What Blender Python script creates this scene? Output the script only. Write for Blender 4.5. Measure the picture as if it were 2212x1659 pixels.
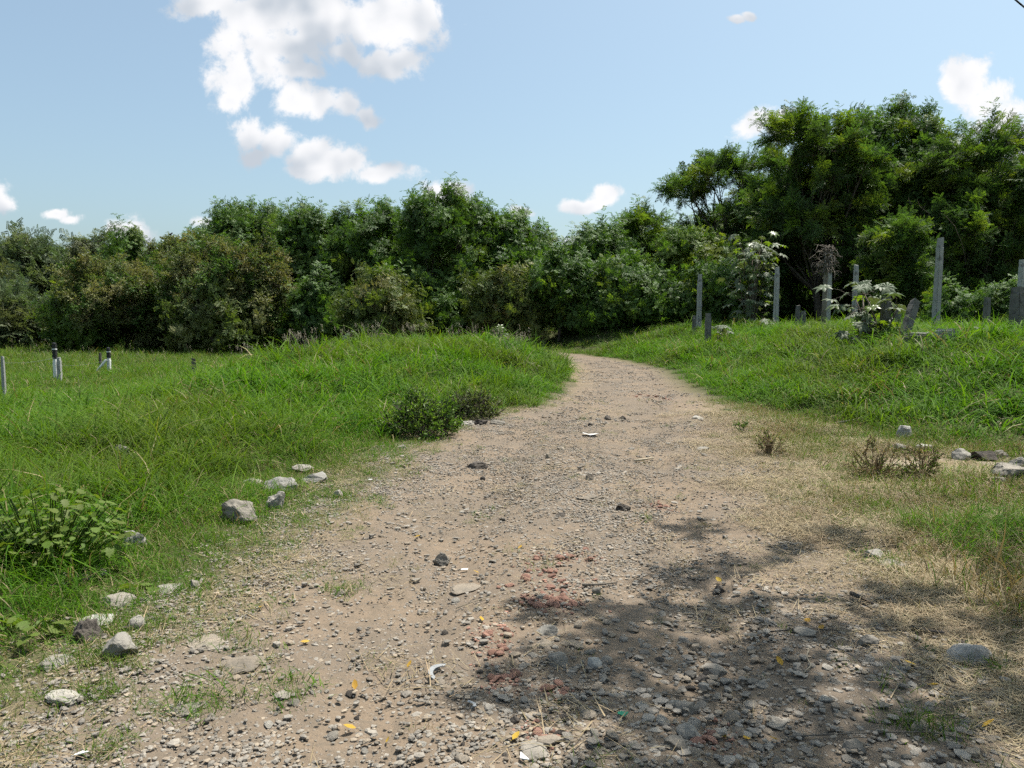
import bpy, bmesh, math, random
import numpy as np
from mathutils import Vector

# ------------------------------------------------------------------ reset
for _o in list(bpy.data.objects):
    bpy.data.objects.remove(_o)
SC = bpy.context.scene
COL = SC.collection
rng = np.random.default_rng(7)
random.seed(7)
R = math.radians
PI = math.pi

# ------------------------------------------------------------------ camera
CAM_Z, PITCH, FPX = 1.55, R(4.9), 773.0 * 2212 / 1024
cd = bpy.data.cameras.new('camera')
cd.sensor_width = 36.0
cd.lens = 36.0 * 773.0 / 1024.0
cd.clip_start, cd.clip_end = 0.05, 3000.0
cam = bpy.data.objects.new('camera', cd)
cam.location = (0, 0, CAM_Z)
cam.rotation_euler = (PI / 2 - PITCH, 0, 0)
COL.objects.link(cam)
SC.camera = cam

# ------------------------------------------------------------------ light
SUN_EL, SUN_AZ = R(67), R(52)          # azimuth measured from +Y (straight ahead) towards +X (right)
SDIR = Vector((math.cos(SUN_EL) * math.sin(SUN_AZ), math.cos(SUN_EL) * math.cos(SUN_AZ), math.sin(SUN_EL)))
sl = bpy.data.lights.new('sun', 'SUN')
sl.energy, sl.angle, sl.color = 5.0, R(0.55), (1.0, 0.955, 0.88)
sun = bpy.data.objects.new('sun', sl)
sun.rotation_euler = SDIR.to_track_quat('Z', 'Y').to_euler()
sun.location = (0, 0, 60)
COL.objects.link(sun)

SC.view_settings.view_transform = 'Standard'
SC.view_settings.look = 'None'
SC.view_settings.exposure = 0.75
SC.view_settings.gamma = 1.0
SC.view_settings.use_curve_mapping = False
SC.render.engine = 'CYCLES'
SC.cycles.max_bounces = 3
SC.cycles.diffuse_bounces = 1
SC.cycles.glossy_bounces = 1
SC.cycles.transmission_bounces = 1
SC.cycles.transparent_max_bounces = 4
SC.cycles.caustics_reflective = False
SC.cycles.caustics_refractive = False
SC.cycles.use_denoising = False
SC.cycles.use_adaptive_sampling = True
SC.cycles.adaptive_threshold = 0.035
SC.cycles.sample_clamp_indirect = 4.0


class NT:
    """small helper for building node trees"""
    def __init__(self, tree):
        self.t = tree
        self.n = tree.nodes
        self.l = tree.links

    def put(self, sock, v):
        if isinstance(v, bpy.types.NodeSocket):
            self.l.new(v, sock)
        elif v is not None:
            sock.default_value = v

    def new(self, kind, **kw):
        nd = self.n.new(kind)
        for k, v in kw.items():
            setattr(nd, k, v)
        return nd

    def math(self, op, a, b=None, c=None, clamp=False):
        nd = self.new('ShaderNodeMath', operation=op, use_clamp=clamp)
        for i, v in enumerate((a, b, c)):
            if v is not None:
                self.put(nd.inputs[i], v)
        return nd.outputs[0]

    def vmath(self, op, a, b=None, out=0):
        nd = self.new('ShaderNodeVectorMath', operation=op)
        self.put(nd.inputs[0], a)
        if b is not None:
            self.put(nd.inputs[1], b)
        return nd.outputs[out]

    def mix(self, fac, a, b, blend='MIX'):
        nd = self.new('ShaderNodeMix', data_type='RGBA', blend_type=blend)
        self.put(nd.inputs[0], fac)
        self.put(nd.inputs[6], a)
        self.put(nd.inputs[7], b)
        return nd.outputs[2]

    def smooth(self, v, a, b, lo=0.0, hi=1.0):
        nd = self.new('ShaderNodeMapRange', interpolation_type='SMOOTHSTEP')
        for i, q in enumerate((v, a, b, lo, hi)):
            self.put(nd.inputs[i], q)
        return nd.outputs[0]

    def noise(self, vec, scale, detail=4.0, rough=0.55, out=0, dist=0.0):
        nd = self.new('ShaderNodeTexNoise')
        if vec is not None:
            self.put(nd.inputs['Vector'], vec)
        nd.inputs['Scale'].default_value = scale
        nd.inputs['Detail'].default_value = detail
        nd.inputs['Roughness'].default_value = rough
        nd.inputs['Distortion'].default_value = dist
        return nd.outputs[out]


def rgba(c):
    return (c[0], c[1], c[2], 1.0)


# ------------------------------------------------------------------ world: Nishita sky with fair-weather cumulus
W = bpy.data.worlds.new('World')
SC.world = W
W.use_nodes = True
wt = NT(W.node_tree)
wt.n.clear()
sky = wt.new('ShaderNodeTexSky', sky_type='NISHITA')
sky.sun_disc = False
sky.sun_elevation, sky.sun_rotation = SUN_EL, SUN_AZ
sky.air_density, sky.dust_density, sky.ozone_density = 1.0, 6.0, 1.3
sky.altitude = 800
tc = wt.new('ShaderNodeTexCoord').outputs['Generated']
sep = wt.new('ShaderNodeSeparateXYZ')
wt.put(sep.inputs[0], tc)
dx, dy, dz = sep.outputs
dyc = wt.math('MAXIMUM', dy, 0.05)
comb = wt.new('ShaderNodeCombineXYZ')
wt.put(comb.inputs[0], wt.math('DIVIDE', dx, dyc))
wt.put(comb.inputs[1], wt.math('DIVIDE', dz, dyc))
UV = comb.outputs[0]


def px_uv(px, py):
    u, v = (px - 1106) / FPX, (829.5 - py) / FPX
    ddy = math.cos(PITCH) + v * math.sin(PITCH)
    ddz = -math.sin(PITCH) + v * math.cos(PITCH)
    return u / ddy, ddz / ddy


BLOBS = [(450, 8, 80, 36), (560, 34, 110, 56), (700, 30, 150, 74), (830, 38, 115, 62), (905, 40, 52, 62), (640, 92, 90, 42), (740, 95, 70, 42),
         (478, 118, 48, 48), (505, 160, 60, 55), (492, 205, 26, 22), (575, 140, 55, 44), (640, 135, 62, 26),
         (820, 128, 48, 38), (880, 132, 60, 36),
         (635, 202, 52, 38), (690, 215, 46, 34), (740, 226, 42, 32), (785, 252, 44, 22),
         (548, 285, 46, 42), (605, 300, 56, 46), (560, 340, 52, 32),
         (692, 340, 52, 46), (755, 352, 60, 40), (820, 378, 72, 26), (710, 380, 70, 24),
         (1250, 446, 44, 18), (1295, 430, 42, 26), (1275, 440, 40, 20),
         (930, 425, 52, 32), (980, 418, 40, 24), (1125, 462, 34, 20), (1230, 530, 50, 18),
         (262, 505, 40, 30), (305, 512, 44, 36), (340, 545, 50, 26), (115, 458, 40, 14), (152, 468, 34, 12), (-6, 425, 32, 36), (440, 470, 34, 14),
         (2090, 185, 44, 50), (2130, 215, 56, 54), (2180, 260, 66, 50), (2230, 300, 70, 60),
         (1630, 278, 46, 32), (1690, 285, 56, 34), (1568, 36, 24, 11), (1603, 27, 26, 13), (2100, 330, 60, 40)]


def cloud_field(uv):
    """one minus the smallest scaled distance to any puff"""
    cur = None
    for (bx, by, rx, ry) in BLOBS:
        cu, cv = px_uv(bx, by)
        ix, iy = FPX / rx / 1.05, FPX / ry / 1.05
        nd = wt.new('ShaderNodeVectorMath', operation='MULTIPLY_ADD')
        wt.put(nd.inputs[0], uv)
        nd.inputs[1].default_value = (ix, iy, 0)
        nd.inputs[2].default_value = (-cu * ix, -cv * iy, 0)
        q = wt.vmath('DOT_PRODUCT', nd.outputs[0], nd.outputs[0], out=1)
        cur = q if cur is None else wt.math('SMOOTH_MIN', cur, q, 0.3)
    return wt.math('SUBTRACT', 1.0, wt.math('SQRT', wt.math('MAXIMUM', cur, 0.0)))


def cloud_noise(uv):
    a = wt.noise(uv, 17.0, 8.0, 0.66, dist=0.2)
    return wt.math('MULTIPLY', wt.math('SUBTRACT', a, 0.5), 2.9)


nz0 = cloud_noise(UV)
warp = wt.vmath('MULTIPLY', wt.vmath('SUBTRACT', wt.noise(UV, 9.0, 3.0, 0.5, out=1), (0.5, 0.5, 0.5)), (0.075, 0.055, 0))
F0 = wt.math('ADD', cloud_field(wt.vmath('ADD', UV, warp)), nz0)
mask_in = wt.smooth(F0, -0.12, 0.48)
# the rest of the dome carries the same kind of cumulus, laid on a plane overhead
pl = wt.vmath('DIVIDE', tc, None)
dv = wt.math('ADD', wt.math('MAXIMUM', dz, 0.02), 0.12)
c2 = wt.new('ShaderNodeCombineXYZ')
for i in range(3):
    wt.put(c2.inputs[i], dv)
wt.put(pl.node.inputs[1], c2.outputs[0])
G0 = wt.math('SUBTRACT', wt.noise(pl, 1.5, 8.0, 0.55, dist=0.2), 0.57)
mask_out = wt.smooth(G0, 0.0, 0.09)
win = wt.math('MULTIPLY', wt.math('MULTIPLY', wt.smooth(wt.math('ABSOLUTE', wt.math('DIVIDE', dx, dyc)), 0.74, 0.95, 1, 0),
                                  wt.smooth(wt.math('DIVIDE', dz, dyc), 0.43, 0.6, 1, 0)), wt.smooth(dy, 0.1, 0.3))
cmask = wt.math('ADD', wt.math('MULTIPLY', mask_in, win), wt.math('MULTIPLY', mask_out, wt.math('SUBTRACT', 1.0, win)))
cmask = wt.math('MULTIPLY', cmask, wt.smooth(dz, 0.0, 0.10))
# self shading: darker where more cloud lies towards the sun, brighter at the sunward rim
big0 = wt.noise(UV, 7.0, 3.0, 0.5)
big1 = wt.noise(wt.vmath('ADD', UV, (0.012, 0.035, 0)), 7.0, 3.0, 0.5)
lit = wt.smooth(wt.math('SUBTRACT', big1, big0), -0.10, 0.14, 1.0, 0.0)
thick = wt.smooth(F0, 0.5, 1.5)
lit2 = wt.math('SUBTRACT', lit, wt.math('MULTIPLY', thick, 0.16))
ccol = wt.mix(lit2, (3.4, 3.75, 4.2, 1), (6.0, 6.0, 6.1, 1))
skyb = wt.mix(1.0, sky.outputs[0], (0.95, 1.10, 1.04, 1), 'MULTIPLY')
skyb = wt.mix(0.16, skyb, (4.3, 4.75, 5.1, 1))
skyc = wt.mix(cmask, skyb, ccol)
bg = wt.new('ShaderNodeBackground')
wt.put(bg.inputs[0], skyc)
bg.inputs[1].default_value = 0.10
wo = wt.new('ShaderNodeOutputWorld')
wt.l.new(bg.outputs[0], wo.inputs[0])
W.cycles.sampling_method = 'NONE'      # a near even dome: plain cosine sampling is cleaner and faster than a light map


# ------------------------------------------------------------------ numeric noise
def _hash(ix, iy, iz, seed):
    h = (ix * 374761393 + iy * 668265263 + iz * 2147483647 + seed * 974711) & 0xFFFFFFFF
    h = ((h ^ (h >> 13)) * 1274126177) & 0xFFFFFFFF
    h = h ^ (h >> 16)
    return (h & 0xFFFFFF) / float(0xFFFFFF)


def vnoise(x, y, z=None, seed=0):
    x = np.asarray(x, float)
    y = np.asarray(y, float)
    z = np.zeros_like(x) if z is None else np.asarray(z, float)
    ix, iy, iz = (np.floor(q).astype(np.int64) for q in (x, y, z))
    fx, fy, fz = x - ix, y - iy, z - iz
    fx, fy, fz = (q * q * (3 - 2 * q) for q in (fx, fy, fz))
    r = 0
    for a in (0, 1):
        for b in (0, 1):
            for c in (0, 1):
                w = (fx if a else 1 - fx) * (fy if b else 1 - fy) * (fz if c else 1 - fz)
                r = r + w * _hash(ix + a, iy + b, iz + c, seed)
    return r * 2 - 1


def fbm(x, y, z=None, oct=4, seed=0):
    r, a = 0, 0.5
    for o in range(oct):
        r = r + a * vnoise(x * 2 ** o, y * 2 ** o, None if z is None else z * 2 ** o, seed + o * 17)
        a *= 0.5
    return r


def sstep(a, b, v):
    t = np.clip((v - a) / (b - a), 0, 1)
    return t * t * (3 - 2 * t)


# ------------------------------------------------------------------ terrain shape (metres; camera stands at the origin)
ROAD_L = [(-2.3, -6), (-1.95, 1), (-1.85, 2.6), (-1.85, 3.15), (-1.66, 3.92), (-1.47, 5.15), (-1.31, 5.88), (-1.23, 7.92), (-0.72, 11.27), (-0.05, 12.48), (0.61, 13.69),
          (1.31, 16.3), (1.88, 19.09), (2.18, 21.84), (2.3, 26.3), (1.6, 31.0), (-1.5, 34.5), (-8, 37)]
ROAD_R = [(-8, 39.5), (-1.0, 37.3), (2.75, 33.3), (3.95, 27.9), (4.25, 21.84), (3.65, 15.8), (3.1, 11.52), (2.65, 8.45), (2.35, 6.84), (2.05, 5.15), (2.15, 3.8), (2.3, 1), (2.7, -6)]
FOOT = [(40, 7.0), (12, 8.3), (5.96, 8.9), (4.89, 9.57), (4.45, 11.79), (3.87, 12.99), (3.77, 16.3), (4.43, 22.81), (4.05, 28.31), (2.85, 33.6), (-1, 38), (-8, 40.5), (-8, 75), (60, 75), (60, 7)]


def poly_sd(px, py, poly):
    """signed distance, negative inside"""
    px, py = np.asarray(px, float), np.asarray(py, float)
    d2 = np.full(px.shape, 1e18)
    ins = np.zeros(px.shape, bool)
    n = len(poly)
    for i in range(n):
        ax, ay = poly[i]
        bx, by = poly[(i + 1) % n]
        ex, ey = bx - ax, by - ay
        wx, wy = px - ax, py - ay
        t = np.clip((wx * ex + wy * ey) / (ex * ex + ey * ey + 1e-12), 0, 1)
        d2 = np.minimum(d2, (wx - ex * t) ** 2 + (wy - ey * t) ** 2)
        c = ((ay > py) != (by > py))
        with np.errstate(divide='ignore', invalid='ignore'):
            xi = (bx - ax) * (py - ay) / (by - ay if by != ay else 1e-12) + ax
        ins ^= c & (px < xi)
    d = np.sqrt(d2)
    return np.where(ins, -d, d)


ROAD = ROAD_L + ROAD_R


def road_sd(x, y):
    return poly_sd(x, y, ROAD) + 0.22 * fbm(np.asarray(x) * 1.3, np.asarray(y) * 1.3, oct=3, seed=5)


def bank_in(x, y):
    return -poly_sd(x, y, FOOT)          # positive: metres up the right-hand bank


def height(x, y, micro=True):
    x, y = np.asarray(x, float), np.asarray(y, float)
    sd = poly_sd(x, y, ROAD)
    left = sstep(-0.3, 0.9, sd) * (x < 3.0 + 0 * y) * (bank_in(x, y) < 0)
    # left mound between field and track
    ex = np.exp(-np.abs((x + 2.2) / 4.6) ** 3) * np.exp(-np.abs((y - 20.5) / 7.0) ** 3)
    z = 0.66 * ex * sstep(0.0, 2.6, sd) * left
    # low swell of the verge near the camera
    z = z + 0.16 * sstep(0.2, 2.5, sd) * sstep(-1.2, -4.0, x) * np.exp(-((y - 7) / 7.0) ** 2)
    z = z - 0.42 * sstep(-5.0, -10.0, x) * sstep(10.0, 19.0, y) * (1 - sstep(45, 60, y))
    b = bank_in(x, y)
    prof = sstep(0.0, 5.0, b)
    z = z + (1.06 + 0.12 * sstep(30, 36, y)) * prof * (1 - 0.35 * sstep(45, 75, y))
    rough = sstep(0.0, 1.5, sd)
    z = z + rough * (0.10 * fbm(x * 0.5, y * 0.5, oct=3, seed=3) + 0.16 * fbm(x * 1.1 + 5, y * 1.1, oct=2, seed=13) * sstep(0.3, 1.5, sd) * (np.hypot(x, y) < 45) + 0.25 * fbm(x * 0.08, y * 0.08, oct=2, seed=9) * sstep(14, 40, np.hypot(x, y)))
    # worn track: shallow ruts, crown and small humps
    xc = np.interp(y, [-6, 2.6, 5, 8, 11.5, 16, 22, 27], [0.2, 0.2, 0.4, 0.75, 1.25, 2.4, 3.2, 3.2])
    z = z - 0.045 * (1 - sstep(-0.6, 0.1, sd)) * (np.exp(-((x - xc + 0.8) / 0.27) ** 2) + np.exp(-((x - xc - 0.75) / 0.27) ** 2)) * (y < 30)
    z = z + 0.035 * fbm(x * 0.9, y * 0.6, oct=3, seed=21) * (1 - 0.5 * rough)
    if micro:
        near = 1 - sstep(9, 16, np.hypot(x, y))
        z = z + near * (0.016 * fbm(x * 5, y * 5, oct=3, seed=31) + 0.006 * vnoise(x * 22, y * 22, seed=41))
    return z


def graded(lo, hi, c0, c1, fine, grow):
    out = list(np.arange(c0, c1 + 1e-6, fine))
    s, v = fine, c1
    while v < hi:
        s = s * grow
        v += s
        out.append(min(v, hi))
    s, v = fine, c0
    pre = []
    while v > lo:
        s = s * grow
        v -= s
        pre.append(max(v, lo))
    return np.array(pre[::-1] + out)


GX = graded(-600, 600, -3.2, 4.6, 0.035, 1.045)
GY = graded(-120, 900, 2.2, 7.0, 0.035, 1.025)
_gx, _gy = np.meshgrid(GX, GY)
GZ = height(_gx.ravel(), _gy.ravel()).reshape(_gx.shape)


def hlook(x, y):
    """height read off the finished ground grid"""
    i = np.clip(np.searchsorted(GX, x) - 1, 0, len(GX) - 2)
    j = np.clip(np.searchsorted(GY, y) - 1, 0, len(GY) - 2)
    fx = (x - GX[i]) / (GX[i + 1] - GX[i])
    fy = (y - GY[j]) / (GY[j + 1] - GY[j])
    return (GZ[j, i] * (1 - fx) + GZ[j, i + 1] * fx) * (1 - fy) + (GZ[j + 1, i] * (1 - fx) + GZ[j + 1, i + 1] * fx) * fy


def hz(x, y):
    return float(hlook(np.array([x]), np.array([y]))[0])


def ray(px, py):
    u, v = (px - 1106) / FPX, (829.5 - py) / FPX
    return Vector((u, math.cos(PITCH) + v * math.sin(PITCH), -math.sin(PITCH) + v * math.cos(PITCH)))


def at(px, py, Y):
    d = ray(px, py)
    t = Y / d.y
    return Vector((d.x * t, Y, CAM_Z + d.z * t))


def on_ground(px, py):
    """where the line of sight through a picture point meets the ground"""
    d = ray(px, py)
    ts = np.geomspace(2.0, 60.0, 2500)
    xs, ys, zs = d.x * ts, d.y * ts, CAM_Z + d.z * ts
    below = zs < hlook(xs, ys)
    i = int(np.argmax(below)) if below.any() else len(ts) - 1
    return Vector((xs[i], ys[i], hz(xs[i], ys[i])))


# ------------------------------------------------------------------ generic builders
def tag(o, label=None, cat=None, group=None, kind=None):
    if label: o['label'] = label
    if cat: o['category'] = cat
    if group: o['group'] = group
    if kind: o['kind'] = kind
    return o


def mesh_np(name, V, F, mats=(), smooth=True, fm=None):
    me = bpy.data.meshes.new(name)
    me.from_pydata([tuple(map(float, v)) for v in V], [], [tuple(map(int, f)) for f in F])
    for m in mats:
        me.materials.append(m)
    if fm is not None:
        me.polygons.foreach_set('material_index', np.asarray(fm, np.int32))
    if smooth:
        me.polygons.foreach_set('use_smooth', np.ones(len(me.polygons), bool))
    me.update()
    return me


def obj(name, me, parent=None, loc=None, rot=None, scale=None):
    o = bpy.data.objects.new(name, me)
    COL.objects.link(o)
    if parent is not None: o.parent = parent
    if loc is not None: o.location = loc
    if rot is not None: o.rotation_euler = rot
    if scale is not None: o.scale = scale if hasattr(scale, '__len__') else (scale,) * 3
    return o


def empty(name, loc, rz=0.0):
    return obj(name, None, loc=loc, rot=(0, 0, rz))


class MB:
    def __init__(self):
        self.V, self.F, self.M, self.n = [], [], [], 0

    def add(self, V, F, m=0):
        V = np.asarray(V, float)
        self.V.append(V)
        self.F += [tuple(int(i) + self.n for i in f) for f in F]
        self.M += [m] * len(F)
        self.n += len(V)

    def tube(self, pts, rad, sides=6, m=0, cap=True):
        pts = [Vector(p) for p in pts]
        k = len(pts)
        if not hasattr(rad, '__len__'): rad = [rad] * k
        V, F = [], []
        ref = None
        for i, p in enumerate(pts):
            t = (pts[min(i + 1, k - 1)] - pts[max(i - 1, 0)]).normalized()
            if ref is None:
                ref = t.orthogonal().normalized()
            a = (ref - t * ref.dot(t))
            a = a.normalized() if a.length > 1e-6 else t.orthogonal().normalized()
            ref = a
            b = t.cross(a)
            for s in range(sides):
                an = 2 * PI * s / sides
                V.append(p + (a * math.cos(an) + b * math.sin(an)) * rad[i])
        for i in range(k - 1):
            for s in range(sides):
                s2 = (s + 1) % sides
                F.append((i * sides + s, i * sides + s2, (i + 1) * sides + s2, (i + 1) * sides + s))
        if cap:
            F.append(tuple(range(sides - 1, -1, -1)))
            F.append(tuple((k - 1) * sides + s for s in range(sides)))
        self.add([tuple(v) for v in V], F, m)

    def mesh(self, name, mats, smooth=True):
        V = np.concatenate(self.V) if self.V else np.zeros((0, 3))
        return mesh_np(name, V, self.F, mats, smooth, self.M)


# ------------------------------------------------------------------ materials
def principled(name):
    m = bpy.data.materials.new(name)
    m.use_nodes = True
    t = NT(m.node_tree)
    p = m.node_tree.nodes['Principled BSDF']
    return m, t, p


def mineral(name, c1, c2, c3=None, scale=6.0, rough=0.9, bump=0.4, spots=0.0, vary=0.25):
    """stone / concrete / clay: two tones by noise, fine grain, per object brightness"""
    m, t, p = principled(name)
    co = t.new('ShaderNodeTexCoord').outputs['Object']
    n1 = t.noise(co, scale, 6, 0.6)
    n2 = t.noise(co, scale * 9, 4, 0.65)
    col = t.mix(t.smooth(n1, 0.35, 0.65), rgba(c1), rgba(c2))
    col = t.mix(t.smooth(n2, 0.5, 0.75, 0, 0.55), col, rgba(c3 or tuple(q * 0.6 for q in c1)))
    if spots:
        n3 = t.noise(co, scale * 2.3, 3, 0.5)
        col = t.mix(t.smooth(n3, 0.56, 0.68, 0, spots), col, (0.05, 0.048, 0.043, 1))
    rnd = t.new('ShaderNodeObjectInfo').outputs['Random']
    hs = t.new('ShaderNodeHueSaturation')
    t.put(hs.inputs['Value'], t.math('ADD', t.math('MULTIPLY', rnd, 2 * vary), 1 - vary))
    t.put(hs.inputs['Color'], col)
    t.put(p.inputs['Base Color'], hs.outputs[0])
    p.inputs['Roughness'].default_value = rough
    p.inputs['Specular IOR Level'].default_value = 0.25
    b = t.new('ShaderNodeBump')
    b.inputs['Strength'].default_value = bump
    b.inputs['Distance'].default_value = 0.02
    t.put(b.inputs['Height'], t.math('ADD', n1, t.math('MULTIPLY', n2, 0.6)))
    t.put(p.inputs['Normal'], b.outputs[0])
    return m


def leafy(name, c1, c2, c3, transl=0.35, rough=0.5, spec=0.4, tint=(1.15, 1.25, 0.5), patch=0.35, dry=None, dryf=0.0, gloss=0.0):
    """leaf or blade: tones vary per clump and in broad patches, light comes through"""
    m, t, p = principled(name)
    geo = t.new('ShaderNodeNewGeometry')
    rnd = t.new('ShaderNodeObjectInfo').outputs['Random']
    col = t.mix(rnd, rgba(c1), rgba(c2))
    pn = t.noise(geo.outputs['Position'], patch, 3, 0.55)
    col = t.mix(t.smooth(pn, 0.42, 0.66), col, rgba(c3))
    isl = geo.outputs['Random Per Island']
    hs = t.new('ShaderNodeHueSaturation')
    t.put(hs.inputs['Value'], t.math('ADD', t.math('MULTIPLY', isl, 0.7), 0.66))
    t.put(hs.inputs['Hue'], t.math('ADD', t.math('MULTIPLY', isl, -0.03), 0.515))
    t.put(hs.inputs['Color'], col)
    col = hs.outputs[0]
    if dry is not None:
        r2 = t.math('FRACT', t.math('MULTIPLY', isl, 17.3))
        col = t.mix(t.smooth(r2, 1 - dryf - 0.02, 1 - dryf + 0.02), col, rgba(dry))
    t.put(p.inputs['Base Color'], col)
    p.inputs['Roughness'].default_value = rough
    p.inputs['Specular IOR Level'].default_value = spec
    tr = t.new('ShaderNodeBsdfTranslucent')
    t.put(tr.inputs[0], t.mix(1.0, col, rgba(tint), 'MULTIPLY'))
    mx = t.new('ShaderNodeMixShader')
    mx.inputs[0].default_value = transl
    t.l.new(p.outputs[0], mx.inputs[1])
    t.l.new(tr.outputs[0], mx.inputs[2])
    t.l.new(mx.outputs[0], m.node_tree.nodes['Material Output'].inputs[0])
    return m


M = {}
M['grass'] = leafy('grass_blade', (0.060, 0.146, 0.013), (0.092, 0.178, 0.020), (0.086, 0.134, 0.020), 0.40, 0.6, 0.08, (1.2, 1.3, 0.35), 0.35, (0.238, 0.198, 0.099), 0.03)
M['grass_far'] = leafy('field_grass_blade', (0.078, 0.150, 0.022), (0.110, 0.175, 0.034), (0.075, 0.130, 0.022), 0.40, 0.6, 0.1, (1.2, 1.25, 0.4), 0.18, (0.22, 0.19, 0.10), 0.06)
M['drygrass'] = leafy('dry_grass_blade', (0.277, 0.218, 0.112), (0.224, 0.178, 0.086), (0.198, 0.185, 0.079), 0.25, 0.6, 0.25, (1.1, 1.0, 0.6), 0.8, (0.119, 0.145, 0.040), 0.2)
M['straw'] = leafy('straw', (0.304, 0.244, 0.139), (0.251, 0.198, 0.112), (0.218, 0.165, 0.092), 0.15, 0.6, 0.3, (1, 0.95, 0.6), 1.2)
M['seed'] = leafy('grass_seed_head', (0.301, 0.266, 0.214), (0.333, 0.309, 0.230), (0.269, 0.223, 0.190), 0.3, 0.7, 0.2, (1, 0.9, 0.8), 0.5)
M['leafA'] = leafy('broad_leaf', (0.068, 0.132, 0.026), (0.100, 0.175, 0.036), (0.058, 0.108, 0.028), 0.36, 0.52, 0.28, (1.2, 1.35, 0.4), 0.5)
M['leafL'] = leafy('young_leaf', (0.120, 0.195, 0.030), (0.090, 0.155, 0.028), (0.150, 0.190, 0.036), 0.40, 0.52, 0.28, (1.2, 1.3, 0.4), 0.6)
M['leafB'] = leafy('olive_leaf', (0.185, 0.198, 0.070), (0.120, 0.165, 0.052), (0.228, 0.215, 0.088), 0.32, 0.52, 0.3, (1.1, 1.15, 0.5), 0.5)
M['leafY'] = leafy('yellow_green_leaf', (0.110, 0.148, 0.038), (0.138, 0.162, 0.046), (0.095, 0.138, 0.038), 0.36, 0.52, 0.28, (1.15, 1.25, 0.45), 0.6)
M['leafC'] = leafy('fine_leaflet', (0.062, 0.120, 0.032), (0.088, 0.150, 0.040), (0.066, 0.108, 0.034), 0.40, 0.55, 0.2, (1.15, 1.3, 0.45), 0.35)
M['leafD'] = leafy('distant_leaf', (0.086, 0.131, 0.063), (0.112, 0.152, 0.073), (0.132, 0.142, 0.067), 0.3, 0.5, 0.3, (1.1, 1.2, 0.6), 0.25)
M['weed'] = leafy('weed_leaf', (0.085, 0.150, 0.024), (0.120, 0.175, 0.034), (0.105, 0.135, 0.028), 0.40, 0.55, 0.2, (1.15, 1.25, 0.4), 3.0)
M['bushleaf'] = leafy('bush_leaf', (0.105, 0.185, 0.036), (0.150, 0.225, 0.050), (0.095, 0.165, 0.034), 0.40, 0.5, 0.3, (1.15, 1.3, 0.4), 3.0)
M['castor'] = leafy('castor_leaf_sheen', (0.095, 0.122, 0.070), (0.130, 0.148, 0.100), (0.082, 0.118, 0.058), 0.24, 0.5, 0.22, (1.1, 1.2, 0.4), 2.0)  # greyed base colour carries part of the glossy leaves' whitish sun reflection
M['castorg'] = leafy('castor_leaf_green', (0.073, 0.132, 0.017), (0.106, 0.165, 0.020), (0.086, 0.132, 0.020), 0.5, 0.35, 0.6, (1.3, 1.3, 0.3), 2.0)
M['bark'] = mineral('bark', (0.066, 0.053, 0.040), (0.106, 0.089, 0.069), (0.040, 0.033, 0.026), 5, 0.95, 0.6)
M['barkpale'] = mineral('pale_bark', (0.172, 0.152, 0.125), (0.119, 0.102, 0.083), (0.079, 0.066, 0.053), 7, 0.95, 0.5)
M['deadtwig'] = mineral('dead_twig', (0.198, 0.172, 0.139), (0.132, 0.112, 0.089), (0.092, 0.079, 0.066), 9, 0.95, 0.4)
M['concrete'] = mineral('weathered_concrete', (0.360, 0.360, 0.338), (0.288, 0.288, 0.270), (0.187, 0.184, 0.169), 3.0, 0.92, 0.35, 0.5, 0.10)
M['concdark'] = mineral('mossy_dark_concrete', (0.112, 0.109, 0.099), (0.158, 0.155, 0.139), (0.059, 0.059, 0.053), 4.0, 0.95, 0.45, 0.6, 0.12)
M['rockgrey'] = mineral('grey_stone', (0.218, 0.195, 0.162), (0.162, 0.147, 0.123), (0.099, 0.090, 0.078), 9, 0.9, 0.5)
M['rockpale'] = mineral('pale_rubble', (0.284, 0.264, 0.228), (0.218, 0.201, 0.172), (0.139, 0.125, 0.106), 8, 0.92, 0.6)
M['rockwhite'] = mineral('whitewashed_rubble', (0.350, 0.337, 0.307), (0.277, 0.261, 0.231), (0.165, 0.152, 0.132), 7, 0.9, 0.5)
M['rocktan'] = mineral('tan_stone', (0.238, 0.198, 0.152), (0.191, 0.165, 0.132), (0.132, 0.112, 0.086), 9, 0.92, 0.5)
M['rockdark'] = mineral('dark_clod', (0.063, 0.054, 0.046), (0.092, 0.079, 0.066), (0.040, 0.033, 0.028), 10, 0.95, 0.7)
M['brick'] = mineral('broken_red_brick', (0.259, 0.140, 0.101), (0.209, 0.115, 0.085), (0.274, 0.209, 0.166), 14, 0.92, 0.5)
M['pebble'] = mineral('gravel_pebble', (0.255, 0.228, 0.190), (0.195, 0.174, 0.147), (0.125, 0.112, 0.096), 20, 0.92, 0.3, 0, 0.3)
M['pebtan'] = mineral('tan_pebble', (0.265, 0.218, 0.162), (0.222, 0.180, 0.136), (0.145, 0.116, 0.088), 20, 0.95, 0.3, 0, 0.3)
M['yleaf'] = leafy('yellow_fallen_leaf', (0.44, 0.29, 0.03), (0.36, 0.21, 0.03), (0.40, 0.31, 0.06), 0.25, 0.6, 0.2, (1.1, 1, 0.4), 5)
M['redstem'] = mineral('dry_stem', (0.20, 0.14, 0.075), (0.17, 0.125, 0.065), (0.26, 0.20, 0.11), 12, 0.9, 0.2)
M['white'] = mineral('white_paint', (0.741, 0.741, 0.712), (0.627, 0.627, 0.598), (0.475, 0.475, 0.446), 6, 0.7, 0.2, 0, 0.04)
M['black'] = mineral('black_paint', (0.022, 0.022, 0.023), (0.030, 0.030, 0.030), (0.015, 0.015, 0.015), 6, 0.6, 0.2, 0, 0.05)
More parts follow.
